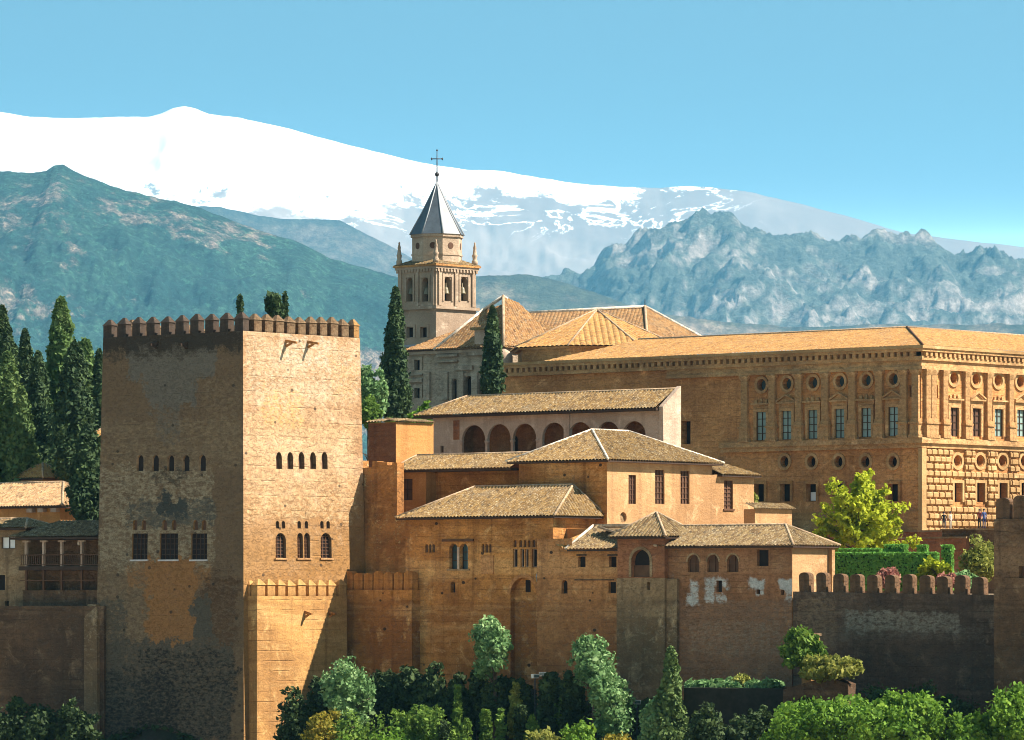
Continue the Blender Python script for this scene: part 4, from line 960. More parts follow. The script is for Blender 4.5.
m = MB(); m.box(.002, .45, -.45, .3, z0, zs0 - .5); m.build('corner_quoin', M['rustic'], o)
m = MB(); m.box(-l, -.01, -.3, 0, z0, B.z(511)); m.box(.003, .55, 0, r, z0, zz - .05); m.build('plinth', M['palace'], o)
# low pitched roof
ze = B.z(345.5) + .004; zr = ze + 2.3; xa = B.L(548)[0]; m = MB()
roof_plane(m, (xa, -.8, ze), (.8, -.8, ze), [(xa + 7, 6.4, zr), (-6.4, 6.4, zr)], .5, .04, 5, seed=91)
roof_plane(m, (.8, -.8, ze), (.8, r, ze), [(-6.4, 6.4, zr), (-6.4, r, zr)], .5, .04, 5, seed=92)
roof_plane(m, (xa, 12, ze), (xa, -.8, ze), [(xa + 7, 6.4, zr)], .5, .04, 4, seed=93)
roof_plane(m, (-l, 14, ze), (xa + 7, 6.4, zr), [(-l + 5, 16, zr - .5)], .5, .04, 3, seed=94)
rf = m.build('roof', M['tile_pale'], o, recalc=False)
m = MB(); m.box(-l - .2, .82, -.82, r, ze - .02, ze); m.build('gutter_slab', M['lead'], rf)
cap((.8, -.8, ze + .05), (-6.4, 6.4, zr + .05), rf, M['wood_brown']); cap((xa + 7, 6.4, zr + .02), (-6.4, 6.4, zr + .02), rf, M['cap']); cap((-6.4, 6.4, zr + .02), (-6.4, r, zr + .02), rf, M['cap'])
m = MB(); m.add([(xa + 7, 6.42, zr - .05), (-6.4, 6.42, zr - .05), (-6.4, r, zr - .05), (xa + 7, r, zr - .05)], [(0, 1, 2, 3)]); m.build('flat_roof', M['palace'], rf)

# octagonal chapel roof rising inside the palace
Yc = 517.0; c0 = Vector(((597 - CX) / F * Yc, Yc)); o = thing('chapel', 'octagonal chapel with a pale pyramid roof rising behind the palace cornice', 'chapel', (c0.x, c0.y, 0), 0)
Rr_ = 88 / F * Yc; ze = (CY - 346) / F * (Yc - 8); zr = (CY - 310) / F * Yc
ph = math.pi / 8 + math.pi / 2 + .06
oc = [((Rr_) * math.cos(ph + math.pi * k / 4), (Rr_) * math.sin(ph + math.pi * k / 4)) for k in range(8)]
m = MB(); m.prism([(x * .95, y * .95) for x, y in oc], 0, ze - .25); m.build('wall', M['palace'], o)
m = MB(); m.prism([(x * 1.0, y * 1.0) for x, y in oc], ze - .25 + .003, ze - .02); e_ = m.build('cornice', M['palace'], o)
m = MB()
for k in range(8):
    a, b = oc[k], oc[(k + 1) % 8]; roof_plane(m, (a[0] * 1.04, a[1] * 1.04, ze), (b[0] * 1.04, b[1] * 1.04, ze), [(0, 0, zr)], .62, .10, 3, seed=100 + k)
rf = m.build('roof', M['tile_pale'], o, recalc=False)
for k in range(8): cap((oc[k][0] * 1.04, oc[k][1] * 1.04, ze + .05), (0, 0, zr + .05), rf, M['cap'], .13)
m = MB(); m.lathe([(.9, 0), (.9, 3.2), (.62, 3.7), (.12, 4.0)], 12, (-10.0, -2.0, ze - 4)); m.build('round_turret', M['white_wall'], o)

# ================================================================ church and bell tower
B = Fr(436, 540, 44, 0); o = B.thing('bell_tower', 'slender church bell tower with arched belfry and a pointed slate spire topped by a cross', 'bell tower')
l = -B.L(398)[0]; r = B.Rr(476)[0]; Z = lambda py: B.z(py)
zt = Z(268)
hs = [B.hole('L', c - 3.2, c + 3.2, 277.5, 301.5, 'arch', .8) for c in (410, 425.5)] + [B.hole('R', c - 3.6, c + 3.6, 277, 301, 'arch', .8) for c in (447.5, 464)]
hw = [B.hole('L', c - 3.3, c + 3.3, 327, 337.5, 'rect', .4) for c in (410.3, 424)]
shell(B, l, r, 0, zt, hs + hw, M['belfry'], 'wall', o)
for k, h in enumerate(hs):
    q = win(h, o, M['dark'], name='belfry_opening'); surround(h, q, M['belfry'], .28, .12)
    u = (h['u0'] + h['u1']) / 2; m = MB(); p = place(h['face'], u, h['z0'] + (h['z1'] - h['z0']) * .3, -.25)
    m.lathe([(.42, 0), (.36, .12), (.27, .5), (.2, .72), (.05, .8), (.05, 1.25)], 10, p); m.build('bell', M['bronze'], o)
for h in hw: q = win(h, o, M['dark'], M['white_wall'], (1, 1)); surround(h, q, M['belfry'], .3, .1)
def pil(face, px, w=.5):
    u = (B.L if face == 'L' else B.Rr)(px)[0]; m = MB(); fbox(m, face, u - w / 2, u + w / 2, Z(305), Z(271), 0, .18); m.build('pilaster', M['belfry'], o)
for c in (400.5, 417.8, 433.2): pil('L', c)
for c in (439.5, 455.8, 473): pil('R', c)
def ring(name, z0_, z1_, d, mt):
    m = MB(); m.box(-l - d, d, -d, r + d, z0_, z1_); return m.build(name, M[mt], o)
ring('belfry_sill', Z(308.5), Z(305.5), .3, 'belfry'); ring('lower_band', Z(346), Z(343.5), .25, 'lead')
ring('frieze', Z(271), Z(268), .15, 'belfry'); ring('cornice', Z(268) + .003, Z(265.5), .26, 'belfry'); ring('cornice_top', Z(265.5) + .003, Z(263.5), .42, 'palace')
for f_ in 'LR':
    m = MB(); w_ = l if f_ == 'L' else r
    for i in range(13):
        u_ = i * (w_ - .3) / 12 + .05; fbox(m, f_, u_ - (l if f_ == 'L' else 0), u_ + .2 - (l if f_ == 'L' else 0), Z(271) + .003, Z(268) - .003, .155, .3)
    m.build('dentil_course', M['belfry'], o)
cx, cy = -l / 2, r / 2
m = MB(); zz = Z(263.5) + .004; e = .4
for a, b in (((-l - e, -e), (e, -e)), ((e, -e), (e, r + e)), ((e, r + e), (-l - e, r + e)), ((-l - e, r + e), (-l - e, -e))): roof_plane(m, (*a, zz), (*b, zz), [(cx, cy, zz + 1.5)], .4, .05, 3, seed=7)
m.build('skirt_roof', M['tile_old'], o, recalc=False)
Ro = 25.5 / F * 545; oc = [(cx + Ro * math.cos(math.pi / 8 + math.pi * k / 4 - R(10)), cy + Ro * math.sin(math.pi / 8 + math.pi * k / 4 - R(10))) for k in range(8)]
zd, zs = Z(262), B.z(235, 544)
m = MB(); m.prism(oc, zd, zs); m.build('lantern_drum', M['belfry'], o)
m = MB(); f_ = lambda k: [(cx + (x - cx) * k, cy + (y - cy) * k) for x, y in oc]; m.prism(f_(1.06), zs - .32, zs - .003); m.prism(f_(1.03), zd + 2.55 - 1.6, zd + 2.65 - 1.5); m.build('drum_moulding', M['belfry'], o)
for k in range(8):
    a, b = Vector(oc[k]), Vector(oc[(k + 1) % 8]); mid = (a + b) / 2; nrm = (mid - Vector((cx, cy))).normalized(); tg = (b - a).normalized()
    m = MB(); zz_ = (zd + zs) / 2 + .35; P = []
    for d in (.03, 0): P += [(mid.x + tg.x * .38 * math.cos(t_) + nrm.x * d, mid.y + tg.y * .38 * math.cos(t_) + nrm.y * d, zz_ + .38 * math.sin(t_)) for t_ in [2 * math.pi * i / 12 for i in range(12)]]
    m.add(P, [tuple(range(12))] + [(i, (i + 1) % 12, 12 + (i + 1) % 12, 12 + i) for i in range(12)]); m.build('round_opening', M['brown_dark'], o)
zap = B.z(181, 544); m = MB(); o2 = f_(1.1); P = [(x, y, zs) for x, y in o2]
k1 = [(cx + (x - cx) * .55, cy + (y - cy) * .55, zs + (zap - zs) * .42) for x, y in o2]; 
m.add(P + k1 + [(cx, cy, zap)], [(i, (i + 1) % 8, 8 + (i + 1) % 8, 8 + i) for i in range(8)] + [(8 + i, 8 + (i + 1) % 8, 16) for i in range(8)] + [tuple(range(8))[::-1]])
sp = m.build('spire', M['slate'], o)
for k in range(8): 
    m = MB(); m.tube([P[k], k1[k], (cx, cy, zap)], [.09, .08, .06], 5); m.build('spire_rib', M['lead'], sp)
m = MB(); zx = B.z(150, 544); m.tube([(cx, cy, zap - .3), (cx, cy, zx)], [.09, .045], 6); m.lathe([(.02, 0), (.22, .15), (.28, .3), (.2, .45), (.02, .6)], 8, (cx, cy, zap + .5))
zq = B.z(158.5, 544); ca, sa = math.cos(R(44)), math.sin(R(44))
m.tube([(cx - .62 * ca, cy - .62 * sa, zq), (cx + .62 * ca, cy + .62 * sa, zq)], [.06, .06], 5)
for s in (-1, 1): m.lathe([(.02, -.16), (.14, 0), (.02, .16)], 6, (cx + s * .6 * ca, cy + s * .6 * sa, zq))
m.lathe([(.02, -.14), (.13, 0), (.02, .14)], 6, (cx, cy, zx)); m.build('cross', M['iron'], o)
for x, y in ((-l + .1, .1), (-.1, .1), (-.1, r - .1), (-l + .1, r - .1)):
    m = MB(); m.lathe([(.34, 0), (.34, .5), (.24, .6), (.27, .95), (.33, 1.1), (.24, 1.25), (.16, 1.85), (.2, 1.95), (.08, 2.4), (.12, 2.5), (.02, 2.65)], 8, (x, y, Z(263.5) + .1)); m.build('pinnacle', M['belfry'], o)

B = Fr(503, 528, 40, 0); o = B.thing('church', 'pale stone church with steep hipped brown tiled roofs behind the bell tower foot', 'church')
l = -B.L(409)[0]; r = 21; ze = B.z(346.5)
hs = [B.hole('L', 452.5, 457.5, 379, 402, 'arch', .5), B.hole('L', 465, 473, 376, 400, 'arch', .5), B.hole('L', 479.5, 485, 379, 400, 'rect', .5), B.hole('L', 415, 420.5, 360, 370, 'rect', .5), B.hole('L', 415, 420.5, 388, 398, 'rect', .5)]
shell(B, l, r, -2, ze, hs, M['pale_stone'], 'wall', o)
for k, h in enumerate(hs): q = win(h, o, M['dark']); surround(h, q, M['pale_stone'], .35, .15)
for a, b, y0, y1 in ((438, 459, 354.5, 357.5), (438, 459, 361, 363), (468, 488, 352, 356), (456, 474, 366, 371), (410, 424, 379, 383), (410, 424, 374, 376)):
    m = MB(); fbox(m, 'L', B.L(a)[0], B.L(b)[0], B.L(a, y1)[1], B.L(a, y0)[1], 0, .35, .05); m.build('carved_ledge', M['pale_stone'], o)
for c in (428, 446, 462, 476, 490):
    m = MB(); u = B.L(c)[0]; fbox(m, 'L', u - .45, u + .45, B.L(c, 400)[1], B.L(c, 372)[1], 0, .3, .04); m.build('pilaster', M['pale_stone'], o)
m = MB(); m.box(-l - .3, .3, -.35, r, ze - .5, ze - .012); m.build('cornice', M['belfry'], o)
zr = B.z(295, 535)
xk = -6.5
q = hip_roof(o, -l - .4, .6, -.6, r, ze, -l + 5.5, -l + 5.5 + 2, 9, 9, B.z(312, 535), M['tile_red'], M['cap'], M['wood'], seed=110, caps=False)
def pyr(name, cxp, Yp, apy, pxl, pxr, epy, seed, deg=40, base=0.0):
    """tall hipped roof block: near hip under the apex"""
    Bq = Fr(cxp, Yp, deg, 0); lL = -Bq.L(pxl)[0]; rR = Bq.Rr(pxr)[0]; return Bq, lL, rR
Bq, lL, rR = pyr('', 503, 526.5, 0, 437, 566, 0, 1)
zE = Bq.z(347); zA = Bq.z(295, 526.5 + .0 + (lL * .5) * .64 + (rR * .5) * .0 + 2)
m = MB(); ax, ay = -.5 * lL * .0 - 3.2, 3.8
def loc_on(o_, Bx, p):      # from frame Bx to frame of o_
    wv = Bx.C + Bx.ex * p[0] + Bx.ey * p[1] - B.C; return (wv.dot(B.ex), wv.dot(B.ey), p[2])
apx = (-3.6, 4.3, Bq.z(295.5, 526.5 + 3.6 * .64 + 4.3 * .77))
corn = [(-lL, -.6, zE), (.6, -.6, zE), (.6, rR, zE), (-lL, rR, zE)]
apx2 = (-3.6, rR - 6, apx[2] - .4)
roof_plane(m, corn[0], corn[1], [(-6.4, 4.3, apx[2] - 1.4), apx], .42, .06, 4, seed=121); roof_plane(m, corn[1], corn[2], [apx, (-3.6, rR - 4.5, B.z(311, 545))], .42, .06, 4, seed=122)
q2 = m.build('transept_roof', M['tile_red'], o, recalc=False)
cap((corn[1][0], corn[1][1], zE + .08), (apx[0], apx[1], apx[2] + .08), q2, M['cap'], .17); cap((corn[0][0], corn[0][1], zE + .05), (-6.4, 4.3, apx[2] - 1.35), q2, M['cap_white'], .18); cap((-6.4, 4.3, apx[2] - 1.35), apx, q2, M['cap_white'], .18); cap(apx, (-3.6, rR - 4.5, B.z(311, 545) + .05), q2, M['cap_white'], .2)
# dormer on the shaded slope
u, z = Bq.L(484, 340); m = MB(); m.box(u - 1.3, u + .6, -.1, 2.8, z - .6, z + 1.2); m.build('dormer', M['white_wall'], q2)
m = MB(); m.box(u - 1.6, u + .9, -.5, 3.2, z + 1.2 + .003, z + 1.5); m.build('dormer_roof', M['tile_old'], q2)
# nave behind: long ridge ending in a hip on the right
o3 = thing('nave', 'long church nave roof with a high hipped end rising behind the chapel roof', 'church', (0, 0, 0), 0)
Yn = 556.0; W = lambda px, py, Y: ((px - CX) / F * Y, Y, (CY - py) / F * Y)
m = MB(); e0 = W(530, 350, Yn - 14); hipc = W(648, 345, Yn - 16); endr = W(738, 340, Yn + 2); r0 = W(524, 313.5, Yn); r1 = W(645, 307, Yn)
roof_plane(m, (r0[0] - 2, e0[1], e0[2]), (hipc[0], hipc[1], e0[2]), [(r0[0], Yn, r0[2]), (r1[0], Yn, r1[2])], .42, .06, 4, seed=131)
roof_plane(m, (hipc[0], hipc[1], e0[2]), (endr[0], endr[1], e0[2]), [(r1[0], Yn, r1[2])], .42, .06, 4, seed=132)
q3 = m.build('roof', M['tile_red'], o3, recalc=False)
cap((hipc[0], hipc[1], e0[2] + .05), (r1[0], Yn, r1[2] + .1), q3, M['cap'], .17); cap((r0[0], Yn, r0[2] + .05), (r1[0], Yn, r1[2] + .05), q3, M['cap_white'], .2); cap((endr[0], endr[1], e0[2] + .05), (r1[0], Yn, r1[2] + .05), q3, M['cap_white'], .2)
m = MB(); m.tube([(r1[0], Yn, r1[2]), (r1[0], Yn, r1[2] + .9)], [.05, .04], 5); m.build('finial', M['iron'], q3)
m = MB(); m.prism([(r0[0] - 1.5, e0[1] + .6), (hipc[0] - .3, hipc[1] + .6), (endr[0] - .8, endr[1]), (endr[0] - 2, Yn + 4), (r0[0] - 1.5, Yn + 4)], 2, e0[2] - .05); m.build('wall', M['pale_stone'], o3)

# ================================================================ houses left of the great tower
M['tile_roof'] = tilemat('orange_brown_tiles', [(.26, .15, .07), (.36, .215, .10), (.44, .28, .14), (.17, .095, .045)], .4)
B = Fr(60, 436, 40, 0); o = B.thing('tiled_house', 'tile roofed orange house left of the great tower, above the dark wooden balconies', 'building')
l = 12; r = 7; ze = B.z(506); shell(B, l, r, -10, ze, [], M['stucco_orange'], 'wall', o)
hip_roof(o, -l - 3, 1.0, -.7, r + .8, ze, -l, -3.4, 3.8, 3.8, B.z(482.5, 441), M['tile_roof'], M['cap'], M['wood'], seed=140)
for c in (33, 44, 57):
    u = B.L(c)[0]; m = MB(); fbox(m, 'L', u - .35, u + .35, ze - .55, ze - .2, 0, .5); m.build('rafter_end', M['white_wall'], o)
B = Fr(88, 452, 40, 0); o = B.thing('tiled_house', 'small tile roofed house half hidden among the cypresses by the tower edge', 'building')
shell(B, 5, 4, -5, B.z(473), [B.hole('L', 66, 71, 476, 484)], M['stucco_orange'], 'wall', o); win(B.hole('L', 66, 71, 476, 484), o, M['dark'])
hip_roof(o, -5.6, .6, -.6, 4.6, B.z(473), -3.4, -1.6, 2, 2, B.z(464, 455), M['tile_pale'], M['cap'], M['wood'], seed=150)
B = Fr(43, 447, 40, 0); o = B.thing('tiled_house', 'tiny house with a pointed tiled roof at the foot of the cypresses on the left', 'building')
shell(B, 3.2, 3, -5, B.z(478), [], M['stucco'], 'wall', o)
hip_roof(o, -3.6, .5, -.5, 3.5, B.z(478), -1.6, -1.6, 1.5, 1.5, B.z(463, 448), M['tile_pale'], M['cap'], M['wood'], seed=151)
B = Fr(109, 452, 40, 0); o = B.thing('tiled_house', 'sliver of a pale house with orange eaves peeping out at the tower edge', 'building')
shell(B, 3, 3, -5, B.z(440), [], M['white_wall'], 'wall', o)
hip_roof(o, -3.5, .5, -.5, 3.5, B.z(440), -1.6, -1.6, 1.5, 1.5, B.z(426, 454), M['tile_pale'], M['cap'], M['wood'], seed=152)
# balcony house in the tower's shade
B = Fr(104, 412.6, 33, 0); o = B.thing('balcony_house', 'dark wooden two storey gallery with pale posts in the shade of the great tower', 'building')
l = -B.L(22)[0]; ze = B.z(536.5); zf = B.z(566); zd = B.z(590); r = 6
m = MB(); m.add([(-l, 2.6, zd - 3), (0, 2.6, zd - 3), (0, 2.6, ze + 1), (-l, 2.6, ze + 1)], [(0, 1, 2, 3)]); m.box(-l, 0, .1, 2.6, zd - 16, zd); m.add([(0, 0, zd), (0, 2.6, zd), (0, 2.6, ze), (0, 0, ze)], [(0, 1, 2, 3)]); m.build('wall', M['wall_dark'], o)
m = MB(); m.box(-l - .1, .1, -.35, 2.6, zf - .35, zf); m.build('gallery_floor', M['wood'], o)
m = MB(); roof_plane(m, (-l - .8, -.9, ze), (.8, -.9, ze), [(-l + 1.6, 3.4, B.z(520.5, 416)), (.4, 3.4, B.z(520.5, 416))], seed=161); roof_plane(m, (-l - .8, 5, ze), (-l - .8, -.9, ze), [(-l + 1.6, 3.4, B.z(520.5, 416))], seed=162)
q = m.build('roof', M['tile_old'], o, recalc=False); m = MB(); m.box(-l - .7, .7, -.8, 2.6, ze - .22, ze - .03); m.build('eaves', M['wood'], q)
for c in (44.5, 62.5, 82.5, 27):
    u = B.L(c)[0]; m = MB(); m.box(u - .11, u + .11, -.2, .05, zf + .003, ze - .3); m.box(u - .35, u + .35, -.22, .07, ze - .45, ze - .3); m.build('post', M['white_wall'], o)
    m = MB(); m.box(u - .09, u + .09, -.18, .02, zd, zf - .36); m.build('lower_post', M['wood_brown'], o)
m = MB(); m.box(-l, 0, -.26, -.2, zf + .95, zf + 1.03); m.box(-l, 0, -.26, -.2, zf + .1, zf + .16)
for i in range(40): x = -l + .1 + i * (l - .2) / 39; m.box(x - .02, x + .02, -.25, -.21, zf + .163, zf + .947)
m.build('railing', M['wood_brown'], o)
m = MB(); m.box(-l, 0, -.26, -.2, zd + .8, zd + .87); m.build('lower_railing', M['wood_brown'], o)
m = MB(); m.lathe([(.05, 0), (.16, .08), (.16, .3), (.05, .42)], 8, (B.L(77)[0], .3, ze - .75)); m.build('hanging_lantern', M['cap_white'], o)
# ochre house at the very edge
B = Fr(26, 418, 36, 0); o = B.thing('ochre_house', 'pale ochre house with a white shuttered opening cut by the left edge', 'building')
l = 12; ze = B.z(528); hs = [B.hole('L', 1, 15, 537, 548.5, 'rect', .3), B.hole('L', -6, 5, 575, 590, 'rect', .4), B.hole('L', 5, 9, 601, 612, 'rect', .3)]
shell(B, l, 4, -26, ze, hs, M['wall_grey'], 'wall', o)
win(hs[0], o, M['white'], M['wood'], (2, 1)); win(hs[1], o, M['dark']); win(hs[2], o, M['dark'])
hip_roof(o, -l - .6, .5, -.6, 4.5, ze, -l + 1.5, -1.6, 2, 2, B.z(519, 420), M['tile_old'], M['cap'], M['wood'], seed=170)
wall_block('rampart', 'dim stained rampart below the wooden balconies, left of the great tower', 104, 409.5, -12, 2.5, 606, 'wall_dark', deg=30)

# ================================================================ terraces before the palace
def low_wall(name, label, px, Y, pxl, d, pyt, mat, zb=-3, deg=40, coping=True):
    B = Fr(px, Y, deg, 0); o = B.thing(name, label, 'wall'); l = -B.L(pxl)[0]; z = B.z(pyt)
    m = MB(); m.box(-l, 0, 0, d, zb, z - .16); m.build('wall', M[mat], o)
    if coping: m = MB(); m.box(-l - .06, .06, -.08, d + .06, z - .157, z); m.build('coping', M['wall_grey'], o)
    return B, o
low_wall('terrace_wall', 'upper brown terrace wall with a pale coping at the corner of the palace', 944, 452, 800, 6, 530, 'wall_brown')
low_wall('terrace_wall', 'lower brown terrace wall beside the yellow green shrub below the palace', 966, 436, 838, 4, 536.5, 'wall_brown')
low_wall('terrace_wall', 'dark terrace wall with people behind it below the rusticated palace front', 1004, 434, 942, 9, 528, 'wall_dark')
# ================================================================ plants
M['leaf_cypress'] = leafmat('cypress_leaves', [(0, (0.0156, 0.0338, 0.0156)), (.5, (0.039, 0.0715, 0.026)), (1, (0.078, 0.124, 0.039))], .15)
M['leaf_cypress_light'] = leafmat('light_cypress_leaves', [(0, (0.045, 0.0825, 0.024)), (.5, (0.09, 0.15, 0.042)), (1, (0.165, 0.225, 0.0675))], .2)
M['leaf_poplar'] = leafmat('poplar_leaves', [(0, (0.06, 0.112, 0.03)), (.5, (0.12, 0.203, 0.06)), (1, (0.21, 0.285, 0.105))], .35)
M['leaf_bright'] = leafmat('spring_leaves', [(0, (0.22, 0.27, 0.015)), (.5, (0.38, 0.43, 0.022)), (1, (0.55, 0.58, 0.05))], .4)
M['leaf_green'] = leafmat('green_leaves', [(0, (0.05, 0.105, 0.017)), (.5, (0.12, 0.21, 0.032)), (1, (0.23, 0.34, 0.055))], .35)
M['leaf_lush'] = leafmat('lush_leaves', [(0, (0.05, 0.12, 0.014)), (.5, (0.13, 0.25, 0.026)), (1, (0.24, 0.38, 0.045))], .35)
M['leaf_silver'] = leafmat('silver_green_leaves', [(0, (0.07, 0.15, 0.05)), (.5, (0.16, 0.29, 0.105)), (1, (0.32, 0.45, 0.2))], .3)
M['leaf_dark'] = leafmat('dark_shrub_leaves', [(0, (0.0182, 0.0338, 0.013)), (.6, (0.039, 0.0676, 0.0208)), (1, (0.091, 0.137, 0.039))], .2)
M['leaf_olive'] = leafmat('olive_leaves', [(0, (0.13, 0.156, 0.026)), (.5, (0.247, 0.26, 0.052)), (1, (0.39, 0.377, 0.091))], .35)
M['leaf_pink'] = leafmat('pink_blossom', [(0, (0.2, 0.06, 0.05)), (.5, (0.38, 0.16, 0.12)), (1, (0.5, 0.3, 0.2))], .3)
M['leaf_autumn'] = leafmat('yellowing_leaves', [(0, (0.156, 0.156, 0.0195)), (.5, (0.286, 0.247, 0.0325)), (1, (0.416, 0.286, 0.039))], .3)
M['hedge'] = leafmat('clipped_hedge_leaves', [(0, (0.075, 0.19, 0.03)), (.5, (0.13, 0.31, 0.045)), (1, (0.2, 0.4, 0.07))], .3)

def leaf_mesh(name, pts, nrm, size, rg, mat, parent, long=1.5, jitter=.9):
    n = len(pts); d = nrm + rg.normal(0, jitter, (n, 3)); d /= np.linalg.norm(d, axis=1)[:, None] + 1e-9
    a = np.cross(d, rg.normal(0, 1, (n, 3))); a /= np.linalg.norm(a, axis=1)[:, None] + 1e-9
    b = np.cross(d, a); s = size * rg.uniform(.55, 1.35, (n, 1)) * .5
    V = np.empty((n, 4, 3)); V[:, 0] = pts - a * s * long; V[:, 1] = pts + b * s + d * s * .3; V[:, 2] = pts + a * s * long; V[:, 3] = pts - b * s + d * s * .3
    me = bpy.data.meshes.new(name); me.vertices.add(n * 4); me.vertices.foreach_set('co', V.reshape(-1))
    me.loops.add(n * 4); me.loops.foreach_set('vertex_index', np.arange(n * 4, dtype=np.int32))
    me.polygons.add(n); me.polygons.foreach_set('loop_start', np.arange(0, n * 4, 4, dtype=np.int32))
    me.update(calc_edges=True); me.materials.append(mat)
    o = bpy.data.objects.new(name, me); COL.objects.link(o)
    if parent: o.parent = parent
    return o

def tuft_points(centers, normals, rad, per, rg):
    k = len(centers); p = rg.normal(0, 1, (k, per, 3)); p /= np.linalg.norm(p, axis=2)[..., None] + 1e-9
    p *= (rg.uniform(0, 1, (k, per, 1)) ** .45)
    nr = p * .45 + normals[:, None, :] * .45
    pts = centers[:, None, :] + p * (rad if np.isscalar(rad) else rad[:, None, None])
    return pts.reshape(-1, 3), nr.reshape(-1, 3)

def crown_blobs(rx, ry, rz, rg, ntuft, upright=0.0):
    """tuft centres over an uneven rounded crown: a few big boughs, tufts over each"""
    nb = 7; bd = rg.normal(0, 1, (nb, 3)); bd[:, 2] = bd[:, 2] * .8 + .15; bd /= np.linalg.norm(bd, axis=1)[:, None]
    bc = bd * np.array([rx, ry, rz]) * .52; bc = np.vstack([bc, [[0, 0, .1 * rz]]]); br = np.append(rg.uniform(.38, .6, nb), .62)
    k = rg.integers(0, nb + 1, ntuft); d = rg.normal(0, 1, (ntuft, 3)); d /= np.linalg.norm(d, axis=1)[:, None]
    c = bc[k] + d * np.array([rx, ry, rz]) * br[k][:, None] * (rg.uniform(.35, 1, (ntuft, 1)) ** .4)
    n = c / np.array([rx, ry, rz]); n /= np.linalg.norm(n, axis=1)[:, None] + 1e-9
    return c, n

def trunk(parent, h, r, lean, rg, limbs=5, spread=1.0, top=.7):
    m = MB(); p = [(0, 0, 0), (lean[0] * .4, lean[1] * .4, h * .4), (lean[0], lean[1], h * top)]
    m.tube(p, [r, r * .75, r * .4], 8)
    for i in range(limbs):
        a = 2 * math.pi * (i + rg.uniform(0, .6)) / limbs; z = h * (.35 + .3 * i / max(1, limbs)); q = Vector(p[1]).lerp(Vector(p[2]), .2 + .6 * i / max(1, limbs))
        e = q + Vector((math.cos(a) * spread, math.sin(a) * spread, spread * .8)); m.tube([q, (q + e) / 2 + Vector((0, 0, .2 * spread)), e], [r * .38, r * .26, r * .1], 5)
    return m.build('trunk', M['bark'], parent)

SEED = [100]
def at(px, Y): return (px - CX) / F * Y
def rounded(name, label, cat, px, pyt, pyb, wpx, Y, mat, size=.24, tufts=None, group=None, depth=1.0, per=34, trad=None, dens=1.0, zfoot=None):
    SEED[0] += 1; rg = np.random.default_rng(SEED[0])
    x = at(px, Y); zt = (CY - pyt) / F * Y; zb = (CY - pyb) / F * Y; rx = wpx / 2 / F * Y * 1.18; rz = (zt - zb) / 2 * 1.06; g0 = ground_z(x, Y) if zfoot is None else zfoot
    g0 = min(g0, zb + .2)
    if name in ('shrub', 'dark_bush', 'sapling') and zb - g0 > .3: zb = g0 + .2; rz = (zt - zb) / 2
    o = thing(name, label, cat, (x, Y, g0 - .1), 0, group); zc = (zt + zb) / 2 - g0 + .1
    if name in ('ivy', 'climber'):
        m = MB(); m.tube([(-rx * .6, .3, zc - .3), (0, .2, zc), (rx * .6, .3, zc + .2)], [.05, .06, .03], 5); m.build('stem', M['bark'], o)
    else: trunk(o, zc, max(.07, .05 * rx + .04 * rz), (0, 0), rg, 5, rx * .55, 1.0)
    tr = trad or max(.24, .15 * min(rx, rz) + .12)
    nt = tufts or int(dens * 34 * max(1, (rx * rz) / (tr * tr) / 7))
    c, n = crown_blobs(max(.1, rx - tr * .6), max(.1, rx * depth - tr * .6), max(.1, rz - tr * .6), rg, nt)
    p, q = tuft_points(c, n, tr * rg.uniform(.5, 1.45, len(c)), per, rg); p[:, 2] += zc
    leaf_mesh('crown', p, q, size * .8 * rg.uniform(.6, 1.6, (len(p), 1)), rg, M[mat], o, 1.5, 1.3)
    return o
def cypress(label, px, pyt, pyb, wpx, Y, mat='leaf_cypress', group='cypresses', size=.25, name='cypress_tree', cat='cypress', loose=0.05, zfoot=None, dens=1.0):
    SEED[0] += 1; rg = np.random.default_rng(SEED[0])
    x = at(px, Y); zt = (CY - pyt) / F * Y; g0 = ground_z(x, Y) if zfoot is None else zfoot; g0 = min(g0, (CY - pyb) / F * Y); zb = (CY - pyb) / F * Y - g0
    h = zt - g0; r = wpx / 2 / F * Y; o = thing(name, label, cat, (x, Y, g0 - .1), 0, group)
    m = MB(); m.tube([(0, 0, 0), (0, 0, h * .5), (0, 0, h * .93)], [.22, .14, .03], 7); m.build('trunk', M['bark'], o)
    zb = max(zb, .6); H = h - zb; nt = int(dens * 26 * H * r / .55); t = rg.uniform(0, 1, nt) ** 1.15
    prof = r * np.minimum(1, (1 - t) ** .62 * 1.12) * np.minimum(1, .45 + t * 4)
    a = rg.uniform(0, 2 * np.pi, nt); lump = 1 + .2 * np.sin(3 * a + 9 * t) + .12 * np.sin(5 * a - 17 * t + 1) + rg.normal(0, .12 + loose, nt)
    rr = prof * (rg.uniform(.25, 1, nt) ** .3) * lump * .9
    c = np.stack([rr * np.cos(a), rr * np.sin(a), zb + H * t], 1); n = np.stack([np.cos(a), np.sin(a), np.full(nt, .55)], 1)
    tr = np.clip(.2 * prof + .12, .14, .6) * rg.uniform(.6, 1.4, nt)
    p, q = tuft_points(c, n, tr, 20, rg); p[:, 2] += (p[:, 2] - np.repeat(c[:, 2], 20)) * .7
    leaf_mesh('crown', p, q, size, rg, M[mat], o, 1.9, .6)
    return o

